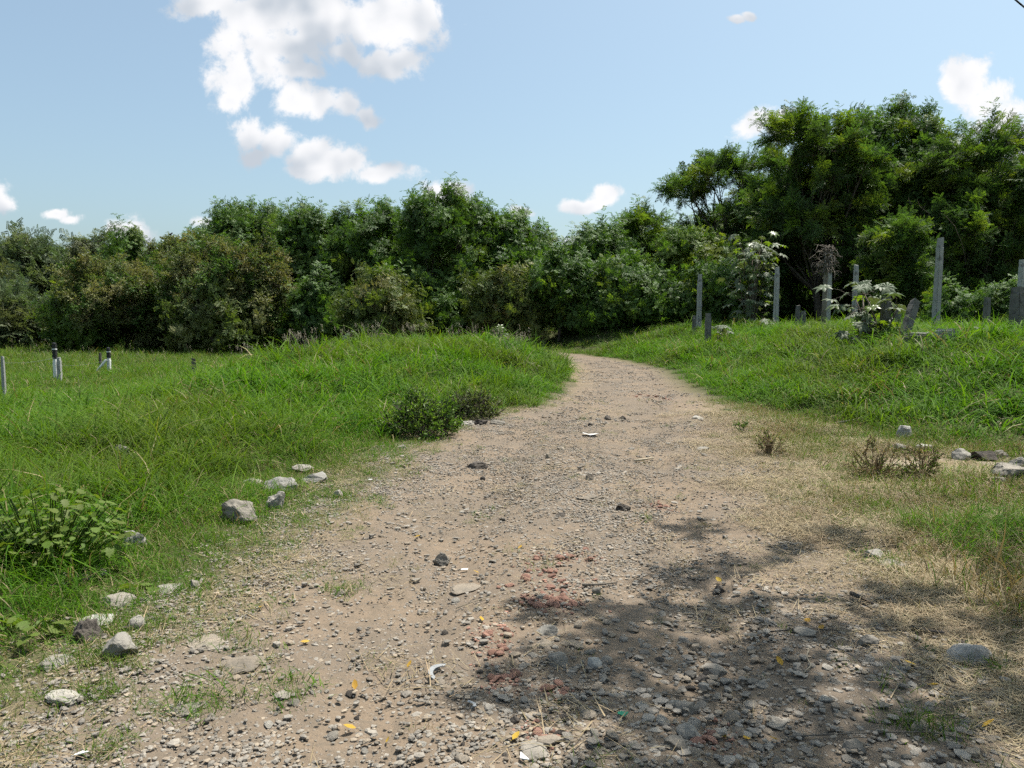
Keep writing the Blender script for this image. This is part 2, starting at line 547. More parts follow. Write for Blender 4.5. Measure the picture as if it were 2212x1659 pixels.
M['wood'] = mineral('weathered_wood', (0.086, 0.076, 0.063), (0.132, 0.115, 0.096), (0.053, 0.046, 0.040), 8, 0.95, 0.5)
M['woodpale'] = mineral('bleached_wood', (0.343, 0.297, 0.218), (0.290, 0.244, 0.178), (0.218, 0.185, 0.132), 8, 0.9, 0.3)
M['wire'] = mineral('galvanised_wire', (0.211, 0.218, 0.211), (0.172, 0.178, 0.172), None, 8, 0.5, 0.1)
M['cable'] = mineral('black_cable', (0.026, 0.028, 0.030), (0.033, 0.033, 0.036), None, 8, 0.6, 0.1)
M['plastic'] = mineral('grey_plastic', (0.277, 0.284, 0.284), (0.251, 0.257, 0.257), None, 8, 0.45, 0.1)
M['paper'] = mineral('white_scrap', (0.680, 0.671, 0.637), (0.612, 0.603, 0.570), (0.510, 0.493, 0.451), 12, 0.7, 0.2)
M['green'] = mineral('green_plastic', (0.013, 0.198, 0.112), (0.020, 0.158, 0.092), None, 12, 0.4, 0.2)
M['bird'] = mineral('dark_feather', (0.026, 0.026, 0.028), (0.036, 0.033, 0.033), None, 20, 0.7, 0.2)


def ground_material():
    m, t, p = principled('earth')
    pos = t.new('ShaderNodeNewGeometry').outputs['Position']
    def attr(n):
        a = t.new('ShaderNodeAttribute')
        a.attribute_name = n
        return a.outputs['Fac']
    road, strw, rub, soil = attr('road'), attr('straw'), attr('brick'), attr('sand')
    a1 = t.noise(pos, 1.1, 5, 0.6)
    a2 = t.noise(pos, 14, 5, 0.65)
    a3 = t.noise(pos, 70, 4, 0.7)
    dirt = t.mix(t.smooth(a1, 0.38, 0.62), (0.295, 0.232, 0.167, 1), (0.235, 0.195, 0.15, 1))
    dirt = t.mix(t.smooth(a2, 0.40, 0.70, 0, 0.75), dirt, (0.20, 0.17, 0.13, 1))
    vor = t.new('ShaderNodeTexVoronoi', feature='F1')
    t.put(vor.inputs['Vector'], pos)
    vor.inputs['Scale'].default_value = 55
    vor.inputs['Randomness'].default_value = 1.0
    vs = t.new('ShaderNodeSeparateColor')
    t.put(vs.inputs[0], vor.outputs['Color'])
    stone = t.mix(vs.outputs[0], (0.17, 0.155, 0.135, 1), (0.42, 0.375, 0.315, 1))
    grav = t.math('MULTIPLY', t.smooth(vor.outputs['Distance'], 0.2, 0.45, 1, 0), t.smooth(vs.outputs[1], 0.35, 0.6))
    grav = t.math('MULTIPLY', grav, t.smooth(a1, 0.40, 0.56, 0.35, 1.0))
    dirt = t.mix(grav, dirt, stone)
    dirt = t.mix(t.smooth(a3, 0.55, 0.75, 0, 0.5), dirt, (0.16, 0.135, 0.105, 1))
    dirt = t.mix(t.math('MULTIPLY', rub, t.smooth(a2, 0.45, 0.7, 0.0, 0.55)), dirt, (0.38, 0.24, 0.175, 1))
    dry = t.mix(t.smooth(a2, 0.35, 0.65), (0.36, 0.285, 0.165, 1), (0.25, 0.205, 0.12, 1))
    dirt = t.mix(t.math('MULTIPLY', strw, t.smooth(a2, 0.3, 0.6, 0.4, 1)), dirt, dry)
    dirt = t.mix(soil, dirt, (0.50, 0.44, 0.36, 1))
    turf = t.mix(t.smooth(a2, 0.4, 0.6), (0.07, 0.10, 0.028, 1), (0.10, 0.10, 0.045, 1))
    t.put(p.inputs['Base Color'], t.mix(1.0, t.mix(road, turf, dirt), (0.64, 0.615, 0.60, 1), 'MULTIPLY'))
    p.inputs['Roughness'].default_value = 0.95
    p.inputs['Specular IOR Level'].default_value = 0.15
    b = t.new('ShaderNodeBump')
    b.inputs['Strength'].default_value = 0.7
    b.inputs['Distance'].default_value = 0.012
    t.put(b.inputs['Height'], t.math('ADD', t.math('ADD', t.math('MULTIPLY', a2, 1.0), t.math('MULTIPLY', a3, 0.8)), t.math('MULTIPLY', grav, 0.7)))
    t.put(p.inputs['Normal'], b.outputs[0])
    return m


M['earth'] = ground_material()

# brick rubble patches on the track: px centre (2212 wide picture), radii, count of larger pieces
RUBBLE = [(1215, 1205, 75, 16, 16), (1190, 1250, 85, 24, 18), (1170, 1295, 85, 26, 24), (1210, 1308, 50, 14, 10), (1100, 1470, 45, 14, 9), (1190, 1500, 45, 16, 7),
          (1420, 1097, 45, 8, 8), (1415, 860, 50, 8, 10), (1180, 1590, 50, 22, 8), (1075, 1410, 40, 16, 8), (1530, 1600, 60, 16, 5), (1065, 1370, 50, 12, 6)]
RUBW = []
for (a, b, rx, ry, n) in RUBBLE:
    c = on_ground(a, b)
    ex = on_ground(a + rx, b) - c
    ey = on_ground(a, b - ry) - c
    RUBW.append((c.x, c.y, ex.length, ey.length))


# ------------------------------------------------------------------ ground sheet and track (one grid, split along the track edge)
def build_ground():
    xs, ys = GX, GY
    X, Y = _gx, _gy
    Z = GZ.ravel()
    V = np.stack([X.ravel(), Y.ravel(), Z], 1)
    nx, ny = len(xs), len(ys)
    sd = road_sd(V[:, 0], V[:, 1])
    b = bank_in(V[:, 0], V[:, 1])
    i = np.arange(nx * ny).reshape(ny, nx)
    Q = np.stack([i[:-1, :-1], i[:-1, 1:], i[1:, 1:], i[1:, :-1]], -1).reshape(-1, 4)
    side = V[:, 0] > 1.5
    road_a = np.where(side, sstep(0.5, -0.5, b), sstep(0.75, -0.25, sd + 0.25 * fbm(V[:, 0] * 3, V[:, 1] * 3, oct=3, seed=77)))
    straw_a = np.where(side, sstep(-0.5, 0.9, sd) * sstep(1.0, -0.2, b), 0.3 * sstep(-0.5, 0.2, sd))
    brick_a = np.zeros(len(V))
    for (cx, cy, rx, ry) in RUBW:
        brick_a = np.maximum(brick_a, np.exp(-(((V[:, 0] - cx) / rx) ** 2 + ((V[:, 1] - cy) / ry) ** 2)))
    c = on_ground(2085, 1006)
    sand_a = 0.8 * np.exp(-(((V[:, 0] - c.x) / 1.4) ** 2 + ((V[:, 1] - c.y) / 0.4) ** 2)) * sstep(0.3, 0.6, 0.5 + fbm(V[:, 0] * 4, V[:, 1] * 4, oct=3, seed=5))
    for nm, sel in (('dirt_track', (sd[Q].mean(1) < 0)), ('ground', (sd[Q].mean(1) >= 0))):
        q = Q[sel]
        u, inv = np.unique(q, return_inverse=True)
        me = bpy.data.meshes.new(nm)
        me.vertices.add(len(u))
        me.vertices.foreach_set('co', V[u].astype(np.float32).ravel())
        me.loops.add(q.size)
        me.loops.foreach_set('vertex_index', inv.astype(np.int32).ravel())
        me.polygons.add(len(q))
        me.polygons.foreach_set('loop_start', np.arange(0, q.size, 4, dtype=np.int32))
        me.polygons.foreach_set('use_smooth', np.ones(len(q), bool))
        me.update(calc_edges=True)
        for an, arr in (('road', road_a), ('straw', straw_a), ('brick', brick_a), ('sand', sand_a)):
            me.attributes.new(an, 'FLOAT', 'POINT').data.foreach_set('value', arr[u].astype(np.float32))
        me.materials.append(M['earth'])
        tag(obj(nm, me), kind='structure')


build_ground()

# ------------------------------------------------------------------ scatter machinery: points -> instanced clump geometry
SRC_KEEP = []


def source(name, me):
    o = bpy.data.objects.new(name, me)     # not linked: only feeds the node groups
    o.use_fake_user = True
    SRC_KEEP.append(o)
    return o


def scatter_group(name, sources):
    ng = bpy.data.node_groups.new(name, 'GeometryNodeTree')
    ng.interface.new_socket('Geometry', in_out='INPUT', socket_type='NodeSocketGeometry')
    ng.interface.new_socket('Geometry', in_out='OUTPUT', socket_type='NodeSocketGeometry')
    N, L = ng.nodes, ng.links
    gi, go = N.new('NodeGroupInput'), N.new('NodeGroupOutput')
    jn = N.new('GeometryNodeJoinGeometry')
    for s in sources[::-1]:
        oi = N.new('GeometryNodeObjectInfo')
        oi.inputs['Object'].default_value = s
        g2i = N.new('GeometryNodeGeometryToInstance')
        L.new(oi.outputs['Geometry'], g2i.inputs[0])
        L.new(g2i.outputs[0], jn.inputs[0])
    ip = N.new('GeometryNodeInstanceOnPoints')
    L.new(gi.outputs[0], ip.inputs['Points'])
    L.new(jn.outputs[0], ip.inputs['Instance'])
    ip.inputs['Pick Instance'].default_value = True
    for an, dt, sk in (('idx', 'INT', 'Instance Index'), ('rot', 'FLOAT_VECTOR', 'Rotation'), ('scl', 'FLOAT_VECTOR', 'Scale')):
        na = N.new('GeometryNodeInputNamedAttribute')
        na.data_type = dt
        na.inputs['Name'].default_value = an
        L.new(na.outputs['Attribute'], ip.inputs[sk])
    L.new(ip.outputs[0], go.inputs[0])
    ng['n'] = len(sources)
    return ng


def scatter(name, group, P, rot, scl, idx=None, parent=None, loc=None):
    P = np.asarray(P, np.float32)
    me = bpy.data.meshes.new(name)
    n = len(P)
    me.vertices.add(n)
    me.vertices.foreach_set('co', P.ravel())
    scl = np.asarray(scl, np.float32)
    if scl.ndim == 1:
        scl = np.repeat(scl[:, None], 3, 1)
    if idx is None:
        idx = rng.integers(0, group['n'], n)
    me.attributes.new('rot', 'FLOAT_VECTOR', 'POINT').data.foreach_set('vector', np.asarray(rot, np.float32).ravel())
    me.attributes.new('scl', 'FLOAT_VECTOR', 'POINT').data.foreach_set('vector', scl.ravel())
    me.attributes.new('idx', 'INT', 'POINT').data.foreach_set('value', np.asarray(idx, np.int32))
    o = obj(name, me, parent, loc)
    md = o.modifiers.new('scatter', 'NODES')
    md.node_group = group
    return tag(o, kind='stuff')


# ---- grass clumps
def blade(mb, base, head, L, tilt, bend, w, m=0, seg=4, twist=0.0):
    p = np.array(base, float)
    ang = tilt
    V = []
    hd = np.array([math.cos(head), math.sin(head), 0])
    sd = np.array([-math.sin(head + twist), math.cos(head + twist), 0])
    st = L / seg
    for i in range(seg):
        ww = w * (1 - (i / seg) ** 1.6) * 0.5
        V += [p - sd * ww, p + sd * ww]
        ang += bend / seg
        p = p + st * (math.sin(ang) * hd + np.array([0, 0, math.cos(ang)]))
    V.append(p)
    F = [(2 * i, 2 * i + 1, 2 * i + 3, 2 * i + 2) for i in range(seg - 1)] + [(2 * seg - 2, 2 * seg - 1, 2 * seg)]
    mb.add(V, F, m)


def clump(name, n, rad, l0, l1, w, tilt, bend, mats, seed, dryshare=0.0, heads=0, seg=4):
    r = random.Random(seed)
    mb = MB()
    for i in range(n):
        a, q = r.uniform(0, 2 * PI), rad * math.sqrt(r.random())
        m = 1 if r.random() < dryshare else 0
        L = r.uniform(l0, l1)
        blade(mb, (q * math.cos(a), q * math.sin(a), -0.03), r.uniform(0, 2 * PI), L, abs(r.gauss(0, tilt)), abs(r.gauss(bend, 0.4)), w * r.uniform(0.7, 1.3), m, seg, r.uniform(-0.8, 0.8))
    for i in range(heads):
        a, q, hd = r.uniform(0, 2 * PI), rad * r.random(), r.uniform(0, 2 * PI)
        L = l1 * r.uniform(1.15, 1.55)
        top = Vector((q * math.cos(a) + L * 0.3 * math.cos(hd), q * math.sin(a) + L * 0.3 * math.sin(hd), L * 0.9))
        base = Vector((q * math.cos(a), q * math.sin(a), 0))
        mb.tube([base, base.lerp(top, 0.5) + Vector((0, 0, L * 0.06)), top], 0.0022, 3, 2, False)
        for k in range(10):
            h2, t2 = r.uniform(0, 2 * PI), r.uniform(0.3, 1.5)
            blade(mb, top - Vector((0, 0, k * 0.012)), h2, r.uniform(0.03, 0.075), t2, 0.3, 0.006, 2, 2)
    return source(name, mb.mesh(name, mats))


GR = [M['grass'], M['drygrass'], M['seed']]
G_tall = scatter_group('scatter_tall_grass', [clump('tall%d' % i, 150, 0.40, 0.22, 0.66, 0.0095, 0.5, 1.5, GR, 100 + i, 0.05) for i in range(6)]
                       + [clump('tallh%d' % i, 120, 0.4, 0.22, 0.6, 0.009, 0.5, 1.5, GR, 120 + i, 0.06, 0) for i in range(2)])
G_mid = scatter_group('scatter_mid_grass', [clump('mid%d' % i, 90, 0.42, 0.2, 0.62, 0.019, 0.55, 1.5, GR, 150 + i, 0.05, 0, 4) for i in range(6)])
G_short = scatter_group('scatter_short_grass', [clump('short%d' % i, 70, 0.20, 0.05, 0.17, 0.0055, 0.6, 1.0, GR, 200 + i, 0.22) for i in range(6)])
G_far = scatter_group('scatter_far_grass', [clump('far%d' % i, 120, 0.75, 0.2, 0.5, 0.018, 0.45, 1.0, [M['grass_far'], M['drygrass'], M['seed']], 300 + i, 0.06, 1 if i < 1 else 0, 3) for i in range(6)])
G_seed = scatter_group('scatter_seed_grass', [clump('seed%d' % i, 22, 0.25, 0.25, 0.5, 0.009, 0.4, 1.0, GR, 350 + i, 0.2, 14) for i in range(4)])
G_dry = scatter_group('scatter_dry_grass', [clump('dry%d' % i, 60, 0.19, 0.05, 0.20, 0.005, 0.75, 0.9, [M['drygrass'], M['grass'], M['seed']], 400 + i, 0.2) for i in range(6)])


def straw_patch(name, n, rad, seed, l0=0.06, l1=0.28):
    r = random.Random(seed)
    mb = MB()
    for i in range(n):
        a, q, hd = r.uniform(0, 2 * PI), rad * math.sqrt(r.random()), r.uniform(0, 2 * PI)
        blade(mb, (q * math.cos(a), q * math.sin(a), r.uniform(0.004, 0.02)), hd, r.uniform(l0, l1), r.uniform(1.35, 1.62), r.uniform(-0.25, 0.25), r.uniform(0.0025, 0.006), 0, 3, r.uniform(-0.3, 0.3))
    return source(name, mb.mesh(name, [M['straw']]))


G_straw = scatter_group('scatter_straw', [straw_patch('straw%d' % i, 30, 0.22, 500 + i, 0.04, 0.2) for i in range(6)])

# ---- gravel patches
_ico = {}


def ico(sub):
    if sub not in _ico:
        bm = bmesh.new()
        bmesh.ops.create_icosphere(bm, subdivisions=sub, radius=1.0)
        bm.verts.ensure_lookup_table()
        _ico[sub] = (np.array([v.co[:] for v in bm.verts]), [tuple(v.index for v in f.verts) for f in bm.faces])
        bm.free()
    V, F = _ico[sub]
    return V.copy(), F


def rock_shape(sub, seed, cuts=7, bumpy=0.12, dims=(1, 1, 1), freq=1.6):
    V, F = ico(sub)
    r = np.random.default_rng(seed)
    for k in range(cuts):
        n = r.normal(size=3)
        n /= np.linalg.norm(n)
        d = r.uniform(0.45, 0.85)
        pr = V @ n - d
        V = V - np.maximum(pr, 0)[:, None] * n * 0.95
    o = r.uniform(0, 50, 3)
    nz = fbm(V[:, 0] * freq + o[0], V[:, 1] * freq + o[1], V[:, 2] * freq + o[2], 4, seed % 97)
    V = V * (1 + bumpy * 2 * nz)[:, None]
    V = V - (V.max(0) + V.min(0)) / 2
    V = V / (V.max(0) - V.min(0)) * np.array(dims)
    return V, F


def gravel_patch(name, n, rad, s0, s1, seed, mats):
    r = random.Random(seed)
    mb = MB()
    for i in range(n):
        a, q = r.uniform(0, 2 * PI), rad * math.sqrt(r.random())
        s = s0 + (s1 - s0) * r.random() ** 2.2
        V, F = rock_shape(1, seed * 100 + i, 8, 0.12, (s, s * r.uniform(0.6, 1), s * r.uniform(0.3, 0.65)))
        an = r.uniform(0, 2 * PI)
        V = np.stack([V[:, 0] * math.cos(an) - V[:, 1] * math.sin(an) + q * math.cos(a), V[:, 0] * math.sin(an) + V[:, 1] * math.cos(an) + q * math.sin(a), V[:, 2] + s * 0.08], 1)
        mb.add(V, F, r.choice([0, 0, 0, 1]))
    return source(name, mb.mesh(name, mats, False))


PB = [M['pebble'], M['pebtan']]
G_gravel = scatter_group('scatter_gravel', [gravel_patch('grav%d' % i, 26, 0.16, 0.006, 0.028, 700 + i, PB) for i in range(8)])
G_gravel_big = scatter_group('scatter_coarse_gravel', [gravel_patch('gravb%d' % i, 10, 0.17, 0.016, 0.06, 800 + i, PB) for i in range(8)])
G_brickbits = scatter_group('scatter_brick_bits', [gravel_patch('bbit%d' % i, 12, 0.10, 0.008, 0.03, 900 + i, [M['brick'], M['brick']]) for i in range(4)])


def wedge(n, d0, d1, half=0.74):
    """random points of the ground in front of the camera, uniform by area"""
    d = np.sqrt(rng.uniform(d0 * d0, d1 * d1, n))
    a = rng.uniform(-half, half, n)
    return d * np.sin(a), d * np.cos(a)


def yaw(n, tilt=0.12):
    return np.stack([rng.normal(0, tilt, n), rng.normal(0, tilt, n), rng.uniform(0, 2 * PI, n)], 1)


_pc = on_ground(2085, 1006)


def bare(x, y):
    return 1 - np.clip(1.25 * np.exp(-(((x - _pc.x) / 1.9) ** 2 + ((y - _pc.y) / 0.55) ** 4)), 0, 1)


ROCK_AT = []


def grass_fields():
    half = 0.76
    # -------- tall grass of verge, mound and bank
    P, S = [], []
    for (d0, d1, dens, sc) in ((3.2, 9, 14, 0.95), (9, 16, 12, 1.0), (16, 34, 7.5, 1.2)):
        n = int(dens * half * (d1 * d1 - d0 * d0))
        x, y = wedge(n, d0, d1, half)
        sd, b = road_sd(x, y), bank_in(x, y)
        side = x > 1.5
        keep = np.where(side & (y < 34), (b > 0.15 + 0.35 * vnoise(x * 1.5, y * 1.5, seed=61)) & (sd > 0.3), sd > np.where(y < 10, 0.75, 0.25) + 0.45 * vnoise(x * 1.2, y * 1.2, seed=62))
        edge = np.where(side, np.clip(b, 0, 2), np.clip(sd - np.where(y < 10, 0.6, 0.1), 0, 2))
        s = sc * (0.42 + 0.58 * sstep(0.0, 1.2, edge)) * (1 + 0.55 * fbm(x * 0.7, y * 0.7, oct=3, seed=63)) * rng.uniform(0.75, 1.2, n)
        s *= np.where(side, 0.92, 1.05) * (1 - 0.45 * sstep(-4.0, -7.5, x) * sstep(11, 17, y))
        keep &= rng.random(n) < 0.25 + 0.9 * sstep(0, 0.7, edge)
        x, y, s = x[keep], y[keep], s[keep]
        P.append(np.stack([x, y, hlook(x, y)], 1))
        S.append(s)
    P, S = np.concatenate(P), np.concatenate(S)
    left = P[:, 0] < 1.5
    for nm, sel, lb in (('tall_grass', left, 'long bright green grass covering the verge and mound left of the track'),
                        ('bank_grass', ~left, 'green grass covering the bank right of the track')):
        far = np.hypot(P[:, 0], P[:, 1]) > 10.5
        o = scatter(nm, G_tall, P[sel & ~far], yaw((sel & ~far).sum(), 0.16), S[sel & ~far])
        tag(o, 'near ' + lb, 'grass')
        o = scatter(nm, G_mid, P[sel & far], yaw((sel & far).sum(), 0.18), S[sel & far])
        tag(o, 'farther ' + lb, 'grass')
    # -------- seeding grass along the crest of the left mound
    n = 16
    x, y = rng.uniform(-6.5, 1.0, n), rng.uniform(17, 23, n)
    keep = (road_sd(x, y) > 1.2) & (vnoise(x * 0.8, y * 0.8, seed=66) > -0.35)
    x, y = x[keep], y[keep]
    tag(scatter('seeding_grass', G_seed, np.stack([x, y, hlook(x, y)], 1), yaw(len(x), 0.15), rng.uniform(0.8, 1.25, len(x))),
        'pinkish grey seed heads standing above the grass on the left mound', 'grass')
    # -------- field behind
    P, S = [], []
    for (d0, d1, dens, sc) in ((30, 48, 2.4, 1.15), (48, 85, 0.8, 1.7)):
        n = int(dens * half * (d1 * d1 - d0 * d0))
        x, y = wedge(n, d0, d1, half)
        keep = road_sd(x, y) > 0.3
        x, y = x[keep], y[keep]
        P.append(np.stack([x, y, hlook(x, y)], 1))
        S.append(sc * rng.uniform(0.7, 1.1, len(x)) * (1 + 0.3 * fbm(x * 0.3, y * 0.3, oct=2, seed=68)) * np.where(x > 0, 0.7, 0.9))
    n = 2400
    x, y = rng.uniform(-26, -4, n), rng.uniform(14, 34, n)
    keep = (x < -4.5)
    x, y = x[keep], y[keep]
    P.append(np.stack([x, y, hlook(x, y)], 1))
    S.append(rng.uniform(0.45, 0.8, len(x)))
    P, S = np.concatenate(P), np.concatenate(S)
    tag(scatter('field_grass', G_far, P, yaw(len(P), 0.12), S), 'paler grass of the open field reaching back to the trees', 'grass')
    # -------- short trodden grass on both shoulders
    n = 24000
    x, y = wedge(n, 2.4, 15, half)
    sd, b = road_sd(x, y), bank_in(x, y)
    side = x > 1.5
    dens = np.where(side, 0.8 * sstep(-0.1, 0.9, sd) * sstep(0.9, 0.0, b) * (0.25 + 0.75 * (y > 5.5)), 1.25 * sstep(-0.4, 0.25, sd) * sstep(2.6, 1.2, sd))
    dens *= 0.35 + 1.1 * sstep(-0.25, 0.35, fbm(x * 1.1, y * 1.1, oct=3, seed=71))
    dens = np.maximum(dens, 0.9 * (x < 0) * (y < 5.2) * sstep(-0.75, 0.2, sd) * sstep(-0.15, 0.3, fbm(x * 1.6, y * 1.6, oct=3, seed=72)))
    dens = np.maximum(dens, 0.012 * (sd < 0))
    keep = rng.random(n) < dens * bare(x, y)
    x, y, sd2, sid = x[keep], y[keep], sd[keep], side[keep]
    s = rng.uniform(0.45, 1.15, len(x)) * (0.55 + 0.6 * sstep(0, 1.2, sd2))
    tag(scatter('short_grass', G_short, np.stack([x, y, hlook(x, y)], 1), yaw(len(x), 0.2), s), 'short trodden green grass along both edges of the track', 'grass')
    # -------- tufts growing against the stones of the verge
    P, S = [], []
    for (rx, ry, rw) in ROCK_AT:
        for k in range(7):
            a = rng.uniform(0, 2 * PI)
            P.append((rx + math.cos(a) * rw * 0.62, ry + math.sin(a) * rw * 0.5))
            S.append(rng.uniform(0.35, 0.8))
    P = np.array(P)
    tag(scatter('stone_side_grass', G_short, np.stack([P[:, 0], P[:, 1], hlook(P[:, 0], P[:, 1])], 1), yaw(len(P), 0.25), S), 'short grass growing against the stones of the verges', 'grass')
    # -------- dry tufts
    n = 26000
    x, y = wedge(n, 2.4, 15, half)
    sd, b = road_sd(x, y), bank_in(x, y)
    side = x > 1.5
    dens = np.where(side, 0.85 * sstep(-0.5, 0.6, sd) * sstep(0.8, -0.2, b), 0.10 * sstep(-0.6, 0.1, sd) * sstep(1.2, 0.3, sd))
    dens *= 0.3 + 1.1 * sstep(-0.3, 0.3, fbm(x * 0.9 + 9, y * 0.9, oct=3, seed=73))
    dens = np.maximum(dens, 0.02 * (sd < 0))
    keep = rng.random(n) < dens * bare(x, y)
    x, y, sd2 = x[keep], y[keep], sd[keep]
    tag(scatter('dry_grass', G_dry, np.stack([x, y, hlook(x, y)], 1), yaw(len(x), 0.25), rng.uniform(0.4, 1.0, len(x)) * (0.5 + 0.5 * sstep(-0.3, 1.0, sd2))),
        'straw coloured withered grass on the dry right shoulder and the track edges', 'grass')
    # -------- loose straw
    n = 26000
    x, y = wedge(n, 2.3, 13, half)
    sd, b = road_sd(x, y), bank_in(x, y)
    side = x > 1.5
    dens = np.where(side, 1.0 * sstep(-0.9, 0.4, sd) * sstep(0.5, -0.3, b), 0.10 * sstep(-0.5, 0.1, sd) * sstep(1.2, 0.3, sd)) + 0.018 * (sd < 0)
    dens *= 0.3 + 1.2 * sstep(-0.3, 0.3, fbm(x * 1.4 + 3, y * 1.4, oct=3, seed=75))
    keep = rng.random(n) < dens * (0.15 + 0.85 * bare(x, y))
    x, y = x[keep], y[keep]
    tag(scatter('loose_straw', G_straw, np.stack([x, y, hlook(x, y)], 1), yaw(len(x), 0.05), rng.uniform(0.6, 1.15, len(x))),
        'loose dry straw lying on the right shoulder of the track', 'straw')


def gravel_fields():
    n = 24000
    x, y = wedge(n, 2.2, 12, 0.74)
    sd, b = road_sd(x, y), bank_in(x, y)
    pat = fbm(x * 1.1, y * 0.8, oct=3, seed=81)
    xc = np.interp(y, [-6, 2.6, 5, 8, 11.5, 16], [0.2, 0.2, 0.4, 0.75, 1.25, 2.4])
    rut = np.exp(-((x - xc + 0.8) / 0.34) ** 2) + np.exp(-((x - xc - 0.75) / 0.32) ** 2) * (y > 4.0)
    dens = sstep(0.9, 0.0, sd) * (0.22 + 0.78 * sstep(-0.12, 0.22, pat - 0.16 * rut)) * np.where(np.hypot(x, y) < 7, 1.0, 0.6)
    keep = (rng.random(n) < dens) & (b < 0)
    x, y = x[keep], y[keep]
    tag(scatter('gravel', G_gravel, np.stack([x, y, hlook(x, y)], 1), yaw(len(x), 0.03), rng.uniform(0.6, 1.25, len(x))), 'fine grey and tan gravel strewn over the dirt track', 'gravel')
    n = 6500
    x, y = wedge(n, 2.2, 9, 0.74)
    sd = road_sd(x, y)
    c1 = np.exp(-(((x - 1.2) / 1.3) ** 2 + ((y - 2.9) / 1.0) ** 2))
    dens = sstep(0.8, 0.0, sd) * (0.10 + 0.9 * c1) * (0.4 + 0.6 * sstep(-0.2, 0.2, fbm(x * 1.7, y * 1.7, oct=2, seed=83)))
    keep = rng.random(n) < dens
    x, y = x[keep], y[keep]
    tag(scatter('coarse_gravel', G_gravel_big, np.stack([x, y, hlook(x, y)], 1), yaw(len(x), 0.03), rng.uniform(0.5, 1.1, len(x))), 'coarse grey gravel in the dappled shade at the lower right', 'gravel')
    n = 5000
    x, y = wedge(n, 11, 30, 0.5)
    keep = (rng.random(n) < sstep(0.5, -0.2, road_sd(x, y)) * (0.3 + 0.7 * sstep(-0.2, 0.25, fbm(x * 0.9, y * 0.5, oct=3, seed=85)))) & (bank_in(x, y) < 0)
    x, y = x[keep], y[keep]
    tag(scatter('far_gravel', G_gravel, np.stack([x, y, hlook(x, y)], 1), yaw(len(x), 0.03), rng.uniform(1.0, 2.2, len(x))), 'grey gravel on the far stretch of the track before the bend', 'gravel')
    P = []
    for (cx, cy, rx, ry) in RUBW:
        k = int(8 + 40 * rx * ry)
        xx, yy = cx + rng.normal(0, 0.5, k) * rx, cy + rng.normal(0, 0.5, k) * ry
        P.append(np.stack([xx, yy, hlook(xx, yy)], 1))
    P = np.concatenate(P)
    tag(scatter('brick_crumbs', G_brickbits, P, yaw(len(P), 0.03), rng.uniform(0.5, 1.1, len(P))), 'small crumbs of red brick scattered in patches on the track', 'brick rubble')


# ------------------------------------------------------------------ foliage sprigs (built along +X)
def leaf_quad(mb, p, d, up, L, w, m=0, fold=0.0):
    """pointed leaf: base p, direction d, face normal up"""
    d = d.normalized()
    s = d.cross(up)
    s = s.normalized() if s.length > 1e-5 else d.orthogonal().normalized()
    n = s.cross(d)
    mid = p + d * L * 0.45
    V = [p, mid + s * w * 0.5 + n * fold * w, p + d * L, mid - s * w * 0.5 + n * fold * w]
    mb.add([tuple(v) for v in V], [(0, 1, 2), (0, 2, 3)], m)


def rv(r, s=1.0):
    return Vector((r.gauss(0, s), r.gauss(0, s), r.gauss(0, s)))


def sprig_pinnate(name, leafmat, seed, L=0.7, nr=8, nl=10, rl=0.30, ll=0.075, lw=0.034, droop=0.5, stem0=0.1):
    """shoot with arching compound leaves"""
    r = random.Random(seed)
    mb = MB()
    pts = [Vector((0, 0, 0)), Vector((L * 0.5, r.gauss(0, 0.03), r.gauss(0, 0.03))), Vector((L, r.gauss(0, 0.05), r.gauss(0, 0.05)))]
    mb.tube(pts, [0.009, 0.006, 0.003], 3, 1, False)
    for i in range(nr):
        t = stem0 + (1 - stem0) * (i + r.random() * 0.6) / nr
        p = pts[0].lerp(pts[2], t)
        an = i * 2.4 + r.uniform(-0.4, 0.4)
        out = Vector((r.uniform(0.25, 0.9), math.cos(an), math.sin(an))).normalized()
        q = p.copy()
        dr = out.copy()
        Lr = rl * r.uniform(0.7, 1.2)
        for k in range(nl // 2 + 1):
            q = q + dr * Lr / (nl // 2 + 1)
            dr = (dr + Vector((0.0, 0, 0)) + Vector((-0.08, 0, -0.10)) * droop).normalized()
            side = dr.cross(Vector((1, 0, 0.3)))
            side = side.normalized() if side.length > 1e-4 else Vector((0, 1, 0))
            for sg in (-1, 1):
                dd = (side * sg + dr * 0.55 + rv(r, 0.14) - Vector((0.15, 0, 0.1)) * droop).normalized()
                leaf_quad(mb, q, dd, (dr.cross(side) + rv(r, 0.25)), ll * r.uniform(0.75, 1.25), lw * r.uniform(0.8, 1.2), 0, 0.1)
    return mb


def sprig_simple(name, leafmat, seed, L=0.7, n=34, ll=0.12, lw=0.05, droop=0.6, spread=0.22):
    """twig with many single leaves, drooping"""
    r = random.Random(seed)
    mb = MB()
    sub = [(Vector((0, 0, 0)), Vector((L, 0, 0)))]
    for k in range(4):
        a = Vector((L * r.uniform(0.15, 0.7), 0, 0))
        sub.append((a, a + Vector((r.uniform(0.15, 0.4) * L, r.gauss(0, spread), r.gauss(0, spread)))))
    for (a, b) in sub:
        mb.tube([a, b], [0.007, 0.003], 3, 1, False)
    for i in range(n):
        a, b = sub[i % len(sub)]
        p = a.lerp(b, r.uniform(0.15, 1.0))
        d = Vector((r.uniform(0.1, 1.0), r.gauss(0, 0.7), r.gauss(0, 0.6))).normalized()
        d.z -= 0.35 * droop
        leaf_quad(mb, p, d, rv(r, 0.45) + Vector((0.25, 0, 0.8)), ll * r.uniform(0.7, 1.25), lw * r.uniform(0.75, 1.2), 0, 0.12)
    return mb


